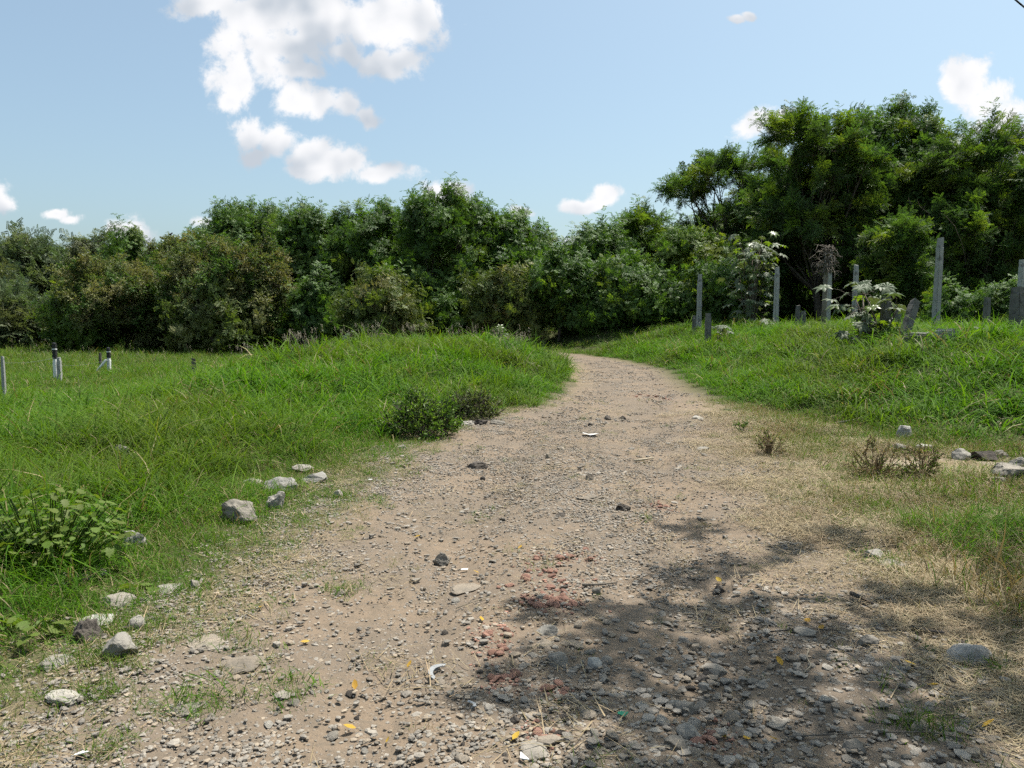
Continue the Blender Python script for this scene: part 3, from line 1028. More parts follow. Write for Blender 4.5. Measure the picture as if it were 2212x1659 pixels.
def sprig_frond(name, leafmat, seed, L=0.8, nf=8, fl=0.34, nl=15, ll=0.06, lw=0.017):
    """flat feathery spray"""
    r = random.Random(seed)
    mb = MB()
    mb.tube([Vector((0, 0, 0)), Vector((L * 0.5, 0, 0.03)), Vector((L, r.gauss(0, 0.05), 0.0))], [0.008, 0.005, 0.002], 3, 1, False)
    for i in range(nf):
        t = 0.15 + 0.85 * i / (nf - 1)
        p = Vector((L * t, 0, 0.03 * math.sin(t * PI)))
        sg = -1 if i % 2 else 1
        d = Vector((r.uniform(0.3, 0.9), sg * r.uniform(0.6, 1.0), r.gauss(0, 0.22)))
        d.normalize()
        f2 = fl * r.uniform(0.7, 1.2)
        up = Vector((r.gauss(0, 0.2), r.gauss(0, 0.2), 1)).normalized()
        sd = d.cross(up).normalized()
        for k in range(nl):
            q = p + d * f2 * (k + 1) / nl - Vector((0, 0, 0.05 * (k / nl) ** 2))
            for s2 in (-1, 1):
                leaf_quad(mb, q, (sd * s2 + d * 0.5 + rv(r, 0.1)), up + rv(r, 0.15), ll * (1 - 0.4 * k / nl), lw)
    return mb


def branch(name, sprigs, leafmats, seed, L=1.3, n=9, flat=False, spread=0.8):
    """a leafy branch along +X: several sprigs on a common stem, joined into one clump"""
    r = random.Random(seed)
    mb = MB()
    mb.tube([Vector((0, 0, 0)), Vector((L * 0.5, r.gauss(0, 0.05), r.gauss(0, 0.05))), Vector((L * 0.9, 0, 0))], [0.014, 0.009, 0.004], 4, len(leafmats), False)
    for i in range(n):
        k = r.randrange(len(sprigs))
        sp = sprigs[k]
        t = (i + 0.5) / n
        if flat:
            e = (r.gauss(0, 0.6), r.gauss(-0.1, 0.5), (1 if i % 2 else -1) * r.uniform(0.1, 1.2) * (1 - 0.5 * t))
        else:
            e = (r.uniform(0, 2 * PI), r.gauss(0, spread * (1 - 0.5 * t)), r.gauss(0, spread * (1 - 0.5 * t)))
        cx, sx, cy, sy, cz, sz = (f(q) for q in e for f in (math.cos, math.sin))
        Rm = np.array([[cz, -sz, 0], [sz, cz, 0], [0, 0, 1]]) @ np.array([[cy, 0, sy], [0, 1, 0], [-sy, 0, cy]]) @ np.array([[1, 0, 0], [0, cx, -sx], [0, sx, cx]])
        V = np.concatenate(sp.V) * r.uniform(0.8, 1.15) @ Rm.T + np.array([L * 0.75 * t, 0, 0])
        o = mb.n
        mb.V.append(V)
        mb.F += [tuple(q + o for q in f) for f in sp.F]
        mb.M += [(k % len(leafmats)) if q == 0 else len(leafmats) for q in sp.M]
        mb.n += len(V)
    return source(name, mb.mesh(name, list(leafmats) + [M['bark']], False))


def branches(nm, sprigs, mats, nv=5, **kw):
    return scatter_group('branches_' + nm, [branch('%s_branch%d' % (nm, i), sprigs, mats[i % len(mats)], 50 * len(nm) + i, **kw) for i in range(nv)])


SPA = [sprig_pinnate('sa', None, 1000 + i, 0.75, 9, 10, 0.30, 0.10, 0.048) for i in range(4)]
SPS = [sprig_pinnate('sas', None, 1040 + i, 1.35, 9, 10, 0.30, 0.10, 0.045, 0.9, 0.55) for i in range(4)]
SPB = [sprig_simple('sb', None, 1100 + i, 0.7, 52, 0.15, 0.052) for i in range(4)]
SPC = [sprig_frond('sc', None, 1200 + i, 0.62, 8, 0.24, 8, 0.07, 0.032) for i in range(4)]
SPD = [sprig_frond('sd', None, 1300 + i, 1.1, 8, 0.45, 9, 0.12, 0.05) for i in range(2)] + [sprig_simple('sdb', None, 1320 + i, 0.9, 44, 0.17, 0.07) for i in range(2)]
SPW = [sprig_simple('sw', None, 1400 + i, 0.3, 40, 0.05, 0.026, 0.3, 0.08) for i in range(4)]
GA = branches('green', SPA, [[M['leafA']], [M['leafA']], [M['leafA']], [M['leafL']]], 7)
GL = branches('young', SPA, [[M['leafL']], [M['leafL']], [M['leafA']]], 6)
GB = branches('olive', SPB, [[M['leafB']], [M['leafY']], [M['leafB']], [M['leafA']]], 8, flat=True, n=10)
GYW = branches('yellow', SPA, [[M['leafY']], [M['leafB']], [M['leafY']]], 6)
GC = branches('feathery', SPC, [[M['leafC']], [M['leafC']], [M['leafL']]], 6, flat=True, L=1.3, n=15)
GD = branches('distant', SPD, [[M['leafD']]], 4, L=1.6)
GW = scatter_group('sprigs_weed', [source('weed_sprig%d' % i, sp.mesh('weed_sprig', [M['bushleaf'], M['bark']], False)) for i, sp in enumerate(SPW)])
GAs = scatter_group('sprigs_shoot', [source('shoot_sprig%d' % i, sp.mesh('shoot_sprig', [M['leafA'], M['bark']], False)) for i, sp in enumerate(SPS)])
KIND = {'Y': GYW, 'A': GA, 'L': GL, 'B': GB, 'C': GC, 'D': GD, 'W': GW}
DENSF = {'Y': 0.27, 'A': 0.27, 'L': 0.27, 'B': 0.24, 'C': 0.27, 'D': 0.3, 'W': 1.0}


def dir_rot(D, roll):
    """euler that turns +X into D"""
    return np.stack([roll, -np.arcsin(np.clip(D[:, 2], -1, 1)), np.arctan2(D[:, 1], D[:, 0])], 1)


def unit(n):
    v = rng.normal(size=(n, 3))
    return v / np.linalg.norm(v, axis=1)[:, None]


def build_crown(lobes, kind, dens, sprig, cls, shoots=0, droop=0.0):
    """lobes: (centre, radii) -> sprig points on and inside the lobes, outward pointing"""
    P, D = [], []
    for (c, rr) in lobes:
        rr = np.array(rr)
        area = 4 * PI * ((rr[0] * rr[1] + rr[0] * rr[2] + rr[1] * rr[2]) / 3)
        n = max(8, int(area * dens))
        u = unit(n)
        rad = rng.uniform(0.45, 1.0, n) ** 0.6
        lump = 1 + 0.35 * fbm(u[:, 0] * 2.2 + c[0], u[:, 1] * 2.2 + c[1], u[:, 2] * 2.2 + c[2], 3, 11)
        p = np.array(c) + u * rr * (rad * lump)[:, None] - u * sprig * 0.5
        P.append(p)
        d = u + rng.normal(0, 0.45, (n, 3)) + np.array([0, 0, 0.35 - droop])
        D.append(d / np.linalg.norm(d, axis=1)[:, None])
    return np.concatenate(P), np.concatenate(D)


def bend_path(a, b, r, sag=0.15, k=5):
    a, b = Vector(a), Vector(b)
    L = (b - a).length
    off = Vector((r.gauss(0, 1), r.gauss(0, 1), r.gauss(0.3, 0.6))) * L * sag
    return [a.lerp(b, t) + off * math.sin(PI * t) * 0.6 for t in [i / (k - 1) for i in range(k)]]


def tree(name, label, cat, cx, top, hw, Y, kind, bottom=0.28, nl=8, dens=5.0, scl=1.0, shoots=0, droop=0.0, group=None, stems=1, seed=0, bark='bark', lobes=None, depthf=0.9, trunk_r=None, X=None, H=None, hwm=None, open_=0.0, rows=0):
    r = random.Random(seed * 31 + int(cx) + int(Y * 7))
    if X is None:
        tp = at(cx, top, Y)
        X = tp.x
        hwm = hw * Y / FPX
        g = hz(X, Y)
        H = tp.z - g
    else:
        g = hz(X, Y)
    root = empty(name, (X, Y, g))
    tag(root, label, cat, group)
    H = max(H - (0.42 if hwm > 1.5 else 0.2) * scl, 0.6 * H)
    zb = H * bottom
    if lobes is None:
        lobes = []
        if rows == 0:
            nl = int(nl * 1.8)
        for i in range(nl):
            a = i * 2.39996 + r.uniform(-0.5, 0.5)
            t = (i + 0.5) / nl
            zc = zb + (H - zb) * (0.12 + 0.72 * t) + r.uniform(-0.06, 0.06) * H
            wprof = math.sin(PI * min(1.0, 0.30 + 0.50 * t)) ** 0.7
            q = hwm * 0.78 * wprof * (0.4 + 0.6 * r.random() ** 0.5)
            rad = hwm * (r.uniform(0.20, 0.40) if rows == 0 else r.uniform(0.36, 0.52))
            rz = min(rad * r.uniform(0.65, 0.95), (H - zb) * 0.34)
            zc = min(zc, H - rz * 0.98)
            lobes.append(((q * math.cos(a), q * math.sin(a) * depthf, zc), (rad, rad * depthf, rz)))
        lobes.append(((r.uniform(-0.2, 0.2) * hwm, 0, H - hwm * 0.30), (hwm * 0.36, hwm * 0.34, hwm * 0.30)))
    # trunk and limbs
    mb = MB()
    tr = trunk_r or (0.035 + 0.013 * H)
    fork = Vector((r.gauss(0, 0.04) * H, r.gauss(0, 0.04) * H, max(zb * 0.75, H * 0.14)))
    bases = []
    for s in range(stems):
        if stems == 1:
            mb.tube(bend_path((0, 0, -0.15), fork, r, 0.05), [tr * 1.25, tr, tr * 0.92, tr * 0.85, tr * 0.8], 8)
            bases.append(fork)
        else:
            a = s * 2 * PI / stems + r.random()
            b0 = Vector((0.25 * math.cos(a), 0.25 * math.sin(a), -0.1))
            f2 = Vector((hwm * 0.35 * math.cos(a), hwm * 0.35 * math.sin(a), fork.z * r.uniform(0.9, 1.5)))
            mb.tube(bend_path(b0, f2, r, 0.06), [tr * 0.75, tr * 0.65, tr * 0.6, tr * 0.55, tr * 0.5], 6)
            bases.append(f2)
            if s < stems - 1:
                obj('trunk', mb.mesh('trunk', [M[bark]]), root)
                mb = MB()
    tob = obj('trunk', mb.mesh('trunk', [M[bark]]), root)
    mb = MB()
    for i, (c, rr) in enumerate(lobes):
        c = Vector(c)
        b = min(bases, key=lambda q: (q - c).length)
        rl = tr * 0.55 / (1 + 0.1 * i)
        mb.tube(bend_path(b, c, r, 0.10), [rl, rl * 0.85, rl * 0.7, rl * 0.55, rl * 0.4], 5, cap=False)
        for k in range(6):
            u = rv(r).normalized()
            e = c + Vector((u.x * rr[0], u.y * rr[1], abs(u.z) * rr[2] if r.random() < 0.75 else u.z * rr[2])) * 0.9
            mb.tube(bend_path(b.lerp(c, r.uniform(0.6, 1.0)), e, r, 0.08, 4), [rl * 0.4, rl * 0.3, rl * 0.2, rl * 0.1], 4, cap=False)
    obj('limbs', mb.mesh('limbs', [M[bark]]), tob)
    P, D = build_crown(lobes, kind, dens * (1 - open_) * DENSF[kind], (0.3 if kind == 'W' else 1.15) * scl, None, droop=droop)
    n = len(P)
    flat = kind in 'CD'
    roll = rng.normal(0, 0.5, n) if kind in 'BCD' else rng.uniform(0, 2 * PI, n)
    if flat:
        D[:, 2] = D[:, 2] * 0.55 + 0.08
        D /= np.linalg.norm(D, axis=1)[:, None]
    keep = P[:, 2] > 0.05
    P, D, roll = P[keep], D[keep], roll[keep]
    n = len(P)
    o = scatter('crown', KIND[kind], P, dir_rot(D, roll), rng.uniform(0.75, 1.25, n) * scl, parent=root)
    if shoots:
        tops = np.argsort(-P[:, 2] + rng.normal(0, 0.25, n))[:max(shoots * 4, 20)]
        sel = rng.choice(tops, min(shoots, len(tops)), replace=False)
        d = np.stack([rng.normal(0, 0.22, len(sel)), rng.normal(0, 0.22, len(sel)), np.ones(len(sel))], 1)
        d /= np.linalg.norm(d, axis=1)[:, None]
        scatter('shoots', GAs, P[sel] + np.array([0, 0, 0.0]), dir_rot(d, rng.uniform(0, 6.28, len(sel))), rng.uniform(0.75, 1.45, len(sel)) * scl, parent=root)
    return root, lobes


# ------------------------------------------------------------------ the woods
GT = 'trees of the wood behind the field'
#      name, label, cx, top, hw, Y, kind, options
TREES = [
    ('feathery_tree', 'far pale feathery tree at the left edge of the picture', 75, 515, 90, 64, 'D', dict(bottom=0.15, nl=9, dens=3.2, scl=1.15)),
    ('feathery_tree', 'far feathery tree poking up left of the olive trees', 200, 495, 55, 60, 'D', dict(bottom=0.2, nl=6, dens=3.4, scl=1.0, open_=0.2)),
    ('bushy_tree', 'far grey green tree rising behind the leftmost fence post', -60, 585, 110, 58, 'D', dict(bottom=0.05, nl=9, dens=3.0, scl=1.15)),
    ('broadleaf_tree', 'small broadleaf tree whose sparse top shows against a low cloud on the left', 275, 505, 45, 54, 'A', dict(bottom=0.3, nl=5, dens=4, shoots=6)),
    ('broadleaf_tree', 'sparse broadleaf tree between the left cloud and the taller green trees', 370, 510, 50, 52, 'B', dict(bottom=0.3, nl=6, dens=4)),
    ('olive_tree', 'wide olive brown tree, leftmost of the front row beyond the field', 265, 556, 145, 45, 'B', dict(bottom=0.26, nl=12, dens=5.5, droop=0.6, scl=0.9, shoots=10)),
    ('olive_tree', 'tall olive brown tree with a drooping crown beside the dark gap', 490, 500, 135, 43, 'B', dict(bottom=0.24, nl=13, dens=5.5, droop=0.6, scl=0.9, shoots=12)),
    ('broadleaf_tree', 'tall green tree rising behind the drooping olive tree', 530, 440, 125, 49, 'A', dict(bottom=0.25, nl=11, dens=5, shoots=22)),
    ('broadleaf_tree', 'green tree with upright shoots behind the dark gap in the wood', 680, 445, 115, 47, 'A', dict(bottom=0.25, nl=11, dens=5, shoots=22)),
    ('broadleaf_tree', 'green multi stemmed tree left of the tallest middle tree', 820, 440, 105, 45, 'A', dict(bottom=0.3, nl=10, dens=5, shoots=22, stems=4)),
    ('broadleaf_tree', 'tallest green tree in the middle of the wood with spiky shoots', 965, 408, 110, 42, 'A', dict(bottom=0.33, nl=11, dens=5, shoots=26, stems=4)),
    ('broadleaf_tree', 'green tree right of the tallest middle tree', 1085, 450, 95, 43, 'A', dict(bottom=0.28, nl=10, dens=5, shoots=20, stems=3)),
    ('broadleaf_tree', 'slender green tree at the left side of the gap above the track', 1165, 505, 55, 46, 'A', dict(bottom=0.15, nl=9, dens=5, shoots=8)),
    ('olive_shrub', 'yellowish olive shrub in front of the middle of the wood', 825, 578, 82, 36.5, 'Y', dict(bottom=0.08, nl=9, dens=4.5, droop=0.4, stems=3, scl=0.85, shoots=6)),
    ('olive_shrub', 'yellowish drooping shrub above the palmate leaves on the mound', 1095, 565, 85, 37.5, 'Y', dict(bottom=0.08, nl=9, dens=4.5, droop=0.6, stems=3, scl=0.85, shoots=6)),
    ('olive_shrub', 'olive shrub low under the drooping olive tree', 480, 600, 95, 41.5, 'Y', dict(bottom=0.04, nl=10, dens=4.5, droop=0.4, stems=3)),
    ('green_shrub', 'bright green shrub at the left foot of the front row', 165, 620, 60, 44, 'L', dict(bottom=0.04, nl=8, dens=5, stems=3)),
    ('grey_shrub', 'low grey green bush at the far left edge of the field', 40, 628, 85, 50, 'D', dict(bottom=0.02, nl=9, dens=4, scl=0.9, stems=3)),
    ('green_shrub', 'dark green shrub under the trees left of the middle olive shrub', 690, 610, 80, 42, 'A', dict(bottom=0.06, nl=9, dens=4.5, stems=4)),
    ('broadleaf_tree', 'green tree right of the gap above the track', 1290, 490, 75, 43, 'A', dict(bottom=0.12, nl=11, dens=5, shoots=10, stems=3)),
    ('feathery_tree', 'feathery tree with ragged top behind the gap trees', 1385, 448, 85, 47, 'C', dict(bottom=0.2, nl=9, dens=5.0, shoots=8)),
    ('broadleaf_tree', 'light green tree behind the leftmost tall concrete post', 1490, 500, 95, 39, 'L', dict(bottom=0.16, nl=11, dens=5, shoots=4, stems=4)),
    ('broadleaf_tree', 'dense low green tree over the bend of the track', 1350, 570, 100, 38, 'A', dict(bottom=0.10, nl=11, dens=5, stems=3)),
    ('spreading_tree', 'open spreading tree with bare limbs against the sky, left of the big trees', 1565, 305, 125, 43, 'C', dict(bottom=0.5, nl=7, dens=5.0, open_=0.15, trunk_r=0.2, scl=0.8)),
    ('feathery_tree', 'big dense feathery tree, tallest mass behind the dead stump', 1790, 232, 150, 36, 'C', dict(bottom=0.22, nl=15, dens=7, shoots=16, trunk_r=0.2, scl=0.8)),
    ('broadleaf_tree', 'tallest big tree at the right with shoots along its crown', 1945, 214, 130, 38, 'A', dict(bottom=0.22, nl=13, dens=6.0, shoots=30, trunk_r=0.2, scl=0.85)),
    ('feathery_tree', 'big olive green tree hung with dry vines at the right edge', 2130, 245, 140, 35, 'C', dict(bottom=0.15, nl=15, dens=7, droop=0.4, shoots=10, trunk_r=0.2, scl=0.8)),
    ('feathery_tree', 'partly seen tree beyond the right edge of the picture', 2290, 300, 110, 33, 'C', dict(bottom=0.2, nl=11, dens=5)),
    ('young_tree', 'light yellow green foliage hanging between the tall concrete posts', 1945, 465, 66, 31, 'C', dict(bottom=0.12, nl=9, dens=5, droop=0.6, stems=2, scl=0.7)),
    ('green_shrub', 'dark leafy shrub left of the palmate shrub', 1560, 590, 60, 36, 'A', dict(bottom=0.05, nl=9, dens=4.5, stems=3)),
    ('green_shrub', 'dark shrub at the foot of the wood under the light green tree', 1440, 620, 70, 37, 'A', dict(bottom=0.05, nl=8, dens=4.5, stems=3)),
    ('broadleaf_tree', 'dark little tree with a bare trunk right where the track vanishes', 1205, 575, 52, 37.5, 'A', dict(bottom=0.34, nl=7, dens=5)),
    ('green_shrub', 'dark shrub beside the vanishing end of the track', 1275, 640, 60, 38, 'A', dict(bottom=0.02, nl=8, dens=5, stems=3)),
    ('feathery_tree', 'feathery tree filling the notch between the open tree and the big trees', 1672, 318, 85, 41, 'C', dict(bottom=0.2, nl=11, dens=6, scl=0.8)),
    ('feathery_tree', 'lower feathery tree under the big trees near the right edge', 2085, 400, 110, 33.5, 'C', dict(bottom=0.1, nl=12, dens=6, scl=0.8, droop=0.3)),
    ('broadleaf_tree', 'green bushy tree between the two yellowish shrubs', 950, 600, 75, 40, 'A', dict(bottom=0.1, nl=8, dens=4.5, stems=4)),
    ('broadleaf_tree', 'green bushy tree left of the dark gap in the wood', 610, 560, 70, 45, 'A', dict(bottom=0.1, nl=8, dens=5, stems=3, shoots=5)),
    ('broadleaf_tree', 'green bushy tree between the two big olive trees', 375, 590, 75, 46, 'A', dict(bottom=0.05, nl=8, dens=5, stems=3)),
    ('green_shrub', 'low leafy plant right of the tallest concrete post', 2060, 660, 32, 25, 'A', dict(bottom=0.02, nl=6, dens=6, scl=0.6, stems=3)),
    ('green_shrub', 'low leafy plant behind the short right hand post', 2165, 640, 42, 24, 'A', dict(bottom=0.02, nl=7, dens=6, scl=0.6, stems=3)),
]
for i, (nm, lb, cx, tp, hw, Y, kd, op) in enumerate(TREES):
    tree(nm, lb, 'shrub' if 'shrub' in nm else 'tree', cx, tp, hw, Y, kd, group=GT, seed=i, **op)

# second and third row: dark trees filling the depth of the wood
BACK = [(150, 580, 120, 66, 'D'), (330, 560, 130, 60, 'A'), (480, 500, 130, 60, 'A'), (620, 495, 130, 58, 'A'), (760, 490, 130, 57, 'A'), (900, 480, 130, 56, 'A'), (1030, 490, 120, 55, 'A'),
        (1150, 550, 80, 56, 'A'), (1270, 560, 90, 56, 'A'), (1400, 510, 110, 56, 'A'), (1530, 480, 120, 53, 'A'), (1680, 400, 130, 50, 'A'), (1830, 330, 140, 48, 'A'), (1990, 320, 140, 47, 'A'), (2150, 330, 140, 46, 'A'), (2300, 340, 130, 44, 'A'),
        (1700, 520, 110, 43, 'A'), (1860, 500, 110, 42, 'A'), (2040, 490, 110, 41, 'A'), (2200, 500, 110, 40, 'A'), (30, 600, 120, 72, 'D')]
for i, (cx, tp, hw, Y, kd) in enumerate(BACK):
    tree('wood_tree', 'shaded tree in the depth of the wood, mostly hidden by the front trees', 'tree', cx, tp, hw, Y, kd, bottom=0.03, nl=12, dens=2.2, scl=1.5, group='hidden trees in the depth of the wood', seed=100 + i, rows=1)

# ------------------------------------------------------------------ tree beside the camera: only its dappled shade shows in the picture
def shade_tree():
    blobs = [(1180, 1312, 80, 20), (1420, 1322, 55, 22), (1340, 1350, 60, 18), (1450, 1246, 60, 18), (1570, 1226, 110, 20), (1500, 1145, 60, 7), (1850, 1165, 60, 10), (1700, 1192, 90, 12),
             (1600, 1330, 60, 24), (1720, 1390, 90, 40), (1110, 1478, 90, 18), (1240, 1480, 60, 25), (1330, 1420, 50, 15), (1240, 1410, 60, 20), (1470, 1410, 90, 26), (1620, 1440, 120, 36), (1820, 1345, 110, 22),
             (1960, 1290, 80, 16), (1370, 1525, 120, 40), (1530, 1520, 90, 36), (1720, 1500, 130, 40), (1900, 1455, 110, 36), (2060, 1450, 90, 34), (1620, 1590, 130, 30), (1400, 1645, 120, 26), (1560, 1655, 100, 26),
             (1900, 1560, 130, 30), (2150, 1540, 90, 36), (1760, 1640, 140, 30), (2050, 1640, 130, 30), (2180, 1380, 80, 30), (2200, 1250, 60, 24)]
    X, Y = 6.6, 4.6
    r = random.Random(5)
    lobes = []
    g = hz(X, Y)
    for (bx, by, rx, ry) in blobs:
        c = on_ground(bx, by)
        wx = rx * c.y / FPX
        wy = max(0.12, (on_ground(bx, by - ry) - c).y)
        h = r.uniform(5.5, 6.6)
        p = c + SDIR * (h / SDIR.z)
        lobes.append(((p.x - X, p.y - Y, p.z - g), (max(0.06, wx * 0.68 - 0.10), max(0.05, wy * 0.70 - 0.09), 0.25)))
    root = empty('shade_tree', (X, Y, g))
    tag(root, 'broad tree just outside the right edge that throws the dappled shade on the track', 'tree')
    mb = MB()
    fork = Vector((-0.3, 0.1, 3.4))
    mb.tube(bend_path((0, 0, -0.2), fork, r, 0.03), [0.30, 0.24, 0.22, 0.21, 0.2], 10)
    subs = []
    for k, (sx, sy, sz) in enumerate([(-1.4, 1.6, 5.6), (-2.4, -0.2, 5.7), (-1.0, -1.6, 5.4), (-3.4, 1.2, 6.3), (-3.8, -0.4, 6.3), (0.8, 0.5, 6.2)]):
        e = Vector((sx, sy, sz))
        mb.tube(bend_path(fork, e, r, 0.06), [0.09, 0.07, 0.055, 0.04, 0.03], 6)
        subs.append(e)
    for (c, rr) in lobes:
        c = Vector(c)
        b = min(subs, key=lambda q: (q - c).length)
        mb.tube(bend_path(b, c, r, 0.05), [0.018, 0.015, 0.012, 0.009, 0.006], 5, cap=False)
    obj('trunk', mb.mesh('trunk', [M['bark']]), root)
    P, D, S = [], [], []
    for (c, rr) in lobes:
        n = int(15 + 380 * rr[0] * rr[1])
        u = unit(n) * (rng.random(n) ** 0.45)[:, None]
        P.append(np.array(c) + u * np.array(rr))
        D.append(unit(n))
    # further foliage of the same tree away from the picture
    for k in range(26):
        c = np.array([r.uniform(-1.5, 2.6), r.uniform(-4.5, 2.2), r.uniform(5.6, 8.6)])
        if c[0] + X - 1.2 < 0.66 * (c[1] + Y) and c[2] < 6.5:
            continue
        n = 40
        P.append(c + unit(n) * 0.8)
        D.append(unit(n))
    P, D = np.concatenate(P), np.concatenate(D)
    n = len(P)
    scatter('crown', G_shade, P, dir_rot(D, rng.uniform(0, 6.28, n)), rng.uniform(0.7, 1.1, n), parent=root)


G_shade = scatter_group('sprigs_shade', [source('shade_sprig%d' % i, sprig_simple('ss', None, 1500 + i, 0.30, 26, 0.075, 0.04, 0.3, 0.10).mesh('shade_sprig', [M['leafA'], M['bark']], False)) for i in range(4)])
shade_tree()


# ------------------------------------------------------------------ concrete posts and blocks on the right bank
def post_mesh(name, w, h, mats, seed, taper=0.8, chip=0.02, depth=None):
    r = np.random.default_rng(seed)
    d = depth or w
    bm = bmesh.new()
    bmesh.ops.create_cube(bm, size=1.0)
    bmesh.ops.subdivide_edges(bm, edges=[e for e in bm.edges if abs(e.verts[0].co.z - e.verts[1].co.z) > 0.5], cuts=9, use_grid_fill=True)
    for v in bm.verts:
        v.co.z += 0.5
    bmesh.ops.bevel(bm, geom=[e for e in bm.edges if abs(e.verts[0].co.z - e.verts[1].co.z) > 0.01 or (e.verts[0].co.z > 0.99 and e.verts[1].co.z > 0.99)], offset=0.09, segments=2, affect='EDGES', clamp_overlap=True)
    for v in bm.verts:
        t = v.co.z
        k = 1 + (taper - 1) * t
        nz = r.normal(0, chip * (2.2 if t > 0.95 else 1.0), 3) * w
        v.co = Vector((v.co.x * w * k + nz[0], v.co.y * d * k + nz[1], t * h + (nz[2] * 2 if t > 0.95 else 0)))
    me = bpy.data.meshes.new(name)
    bm.to_mesh(me)
    bm.free()
    for m in mats:
        me.materials.append(m)
    return me


def post(name, label, px, ytop, wpx, Y, mat, cat='post', lean=(0, 0), group=None, seed=0, taper=0.85, base=None, rz=0.0):
    tp = at(px, ytop, Y)
    g = hz(tp.x, Y) - 0.25
    h = tp.z - g
    o = obj(name, post_mesh(name, wpx * Y / FPX, h, [M[mat]], seed, taper), loc=(tp.x, Y, g), rot=(lean[0], lean[1], rz))
    return tag(o, label, cat, group)


GP = 'tall concrete posts of the old fence line'
post('concrete_post', 'tall grey concrete post, leftmost, in front of the light green tree', 1512, 592, 9, 31, 'concrete', group=GP, seed=1, rz=0.3)
post('concrete_post', 'tall concrete post right of the pale palmate shrub', 1679, 578, 9.5, 29, 'concrete', group=GP, seed=2, rz=0.25)
post('concrete_post', 'tall pale concrete post beside the dead stump', 1789, 538, 14, 27, 'concrete', group=GP, seed=3, lean=(0, 0.012), rz=0.35)
post('concrete_post', 'thin tall concrete post behind the big palmate plant', 1850, 572, 10, 28, 'concrete', group=GP, seed=4, rz=0.3)
post('concrete_post', 'tallest pale concrete post right of the leaning post', 2029, 514, 13, 22, 'concrete', group=GP, seed=5, lean=(0, 0.016), rz=0.3)
post('concrete_post', 'tall concrete post cut by the right edge of the picture', 2209, 560, 12, 23, 'concrete', group=GP, seed=6, rz=0.3)
GS = 'short broken concrete stubs'
post('concrete_stub', 'short brownish stub, taller of the pair between two tall posts', 1724, 660, 9, 28, 'concdark', group=GS, seed=11, rz=0.2)
post('concrete_stub', 'short stub with a white top, lower of the pair between two tall posts', 1736, 671, 9, 27, 'concdark', group=GS, seed=12, rz=0.4)
post('concrete_stub', 'dark square stub right of the leftmost tall post', 1530, 677, 12, 26, 'concdark', group=GS, seed=13, rz=0.2)
post('concrete_stub', 'tiny stub just left of the leftmost tall post', 1500, 682, 8, 30, 'concdark', group=GS, seed=14, rz=0.2)
post('concrete_stub', 'dark upright square post standing in the big palmate plant', 1914, 641, 17, 17, 'concdark', group=GS, seed=15, taper=0.98, rz=0.15)
post('concrete_stub', 'small stub half hidden between the upright and the leaning post', 1941, 658, 11, 20.5, 'concdark', group=GS, seed=16, rz=0.3)
post('concrete_stub', 'lone grey stub standing in front of the dark wood near the right edge', 2133, 643, 12, 22, 'concdark', group=GS, seed=17, rz=0.3)
post('concrete_stub', 'thick dark post with a white top at the right edge', 2201, 621, 24, 16.5, 'concdark', group=GS, seed=18, taper=0.97, rz=0.35)
lp = at(1944, 735, 16.3)
o = obj('leaning_post', post_mesh('leaning_post', 0.17, 1.15, [M['concdark']], 21, 0.98), loc=(lp.x, 16.3, hz(lp.x, 16.3) - 0.12), rot=(-0.15, 0.42, 0.2))
tag(o, 'broken concrete post leaning to the right beside the upright post', 'post', GS)


def block(name, label, px, py, Y, dims, mat, rz=0.0, seed=0, cat='block', sink=0.1):
    p = at(px, py, Y)
    me = post_mesh(name, dims[0], dims[2], [M[mat]], seed, 0.97, 0.012, dims[1])
    return tag(obj(name, me, loc=(p.x, Y, hz(p.x, Y) - sink), rot=(0, 0, rz)), label, cat)


block('concrete_beam', 'long low concrete beam lying in the grass below the leaning post', 1988, 745, 15.0, (0.66, 0.24, 0.46), 'concdark', 0.05, 31, 'concrete beam', 0.12)
block('concrete_block', 'concrete block with a rounded pale top at the end of the low beam', 2041, 745, 14.8, (0.34, 0.32, 0.50), 'concrete', 0.1, 32, 'concrete block', 0.12)
block('concrete_beam', 'low dark concrete edge in the grass left of the thick right hand post', 2140, 738, 16.0, (0.95, 0.2, 0.34), 'concdark', -0.03, 33, 'concrete beam', 0.12)


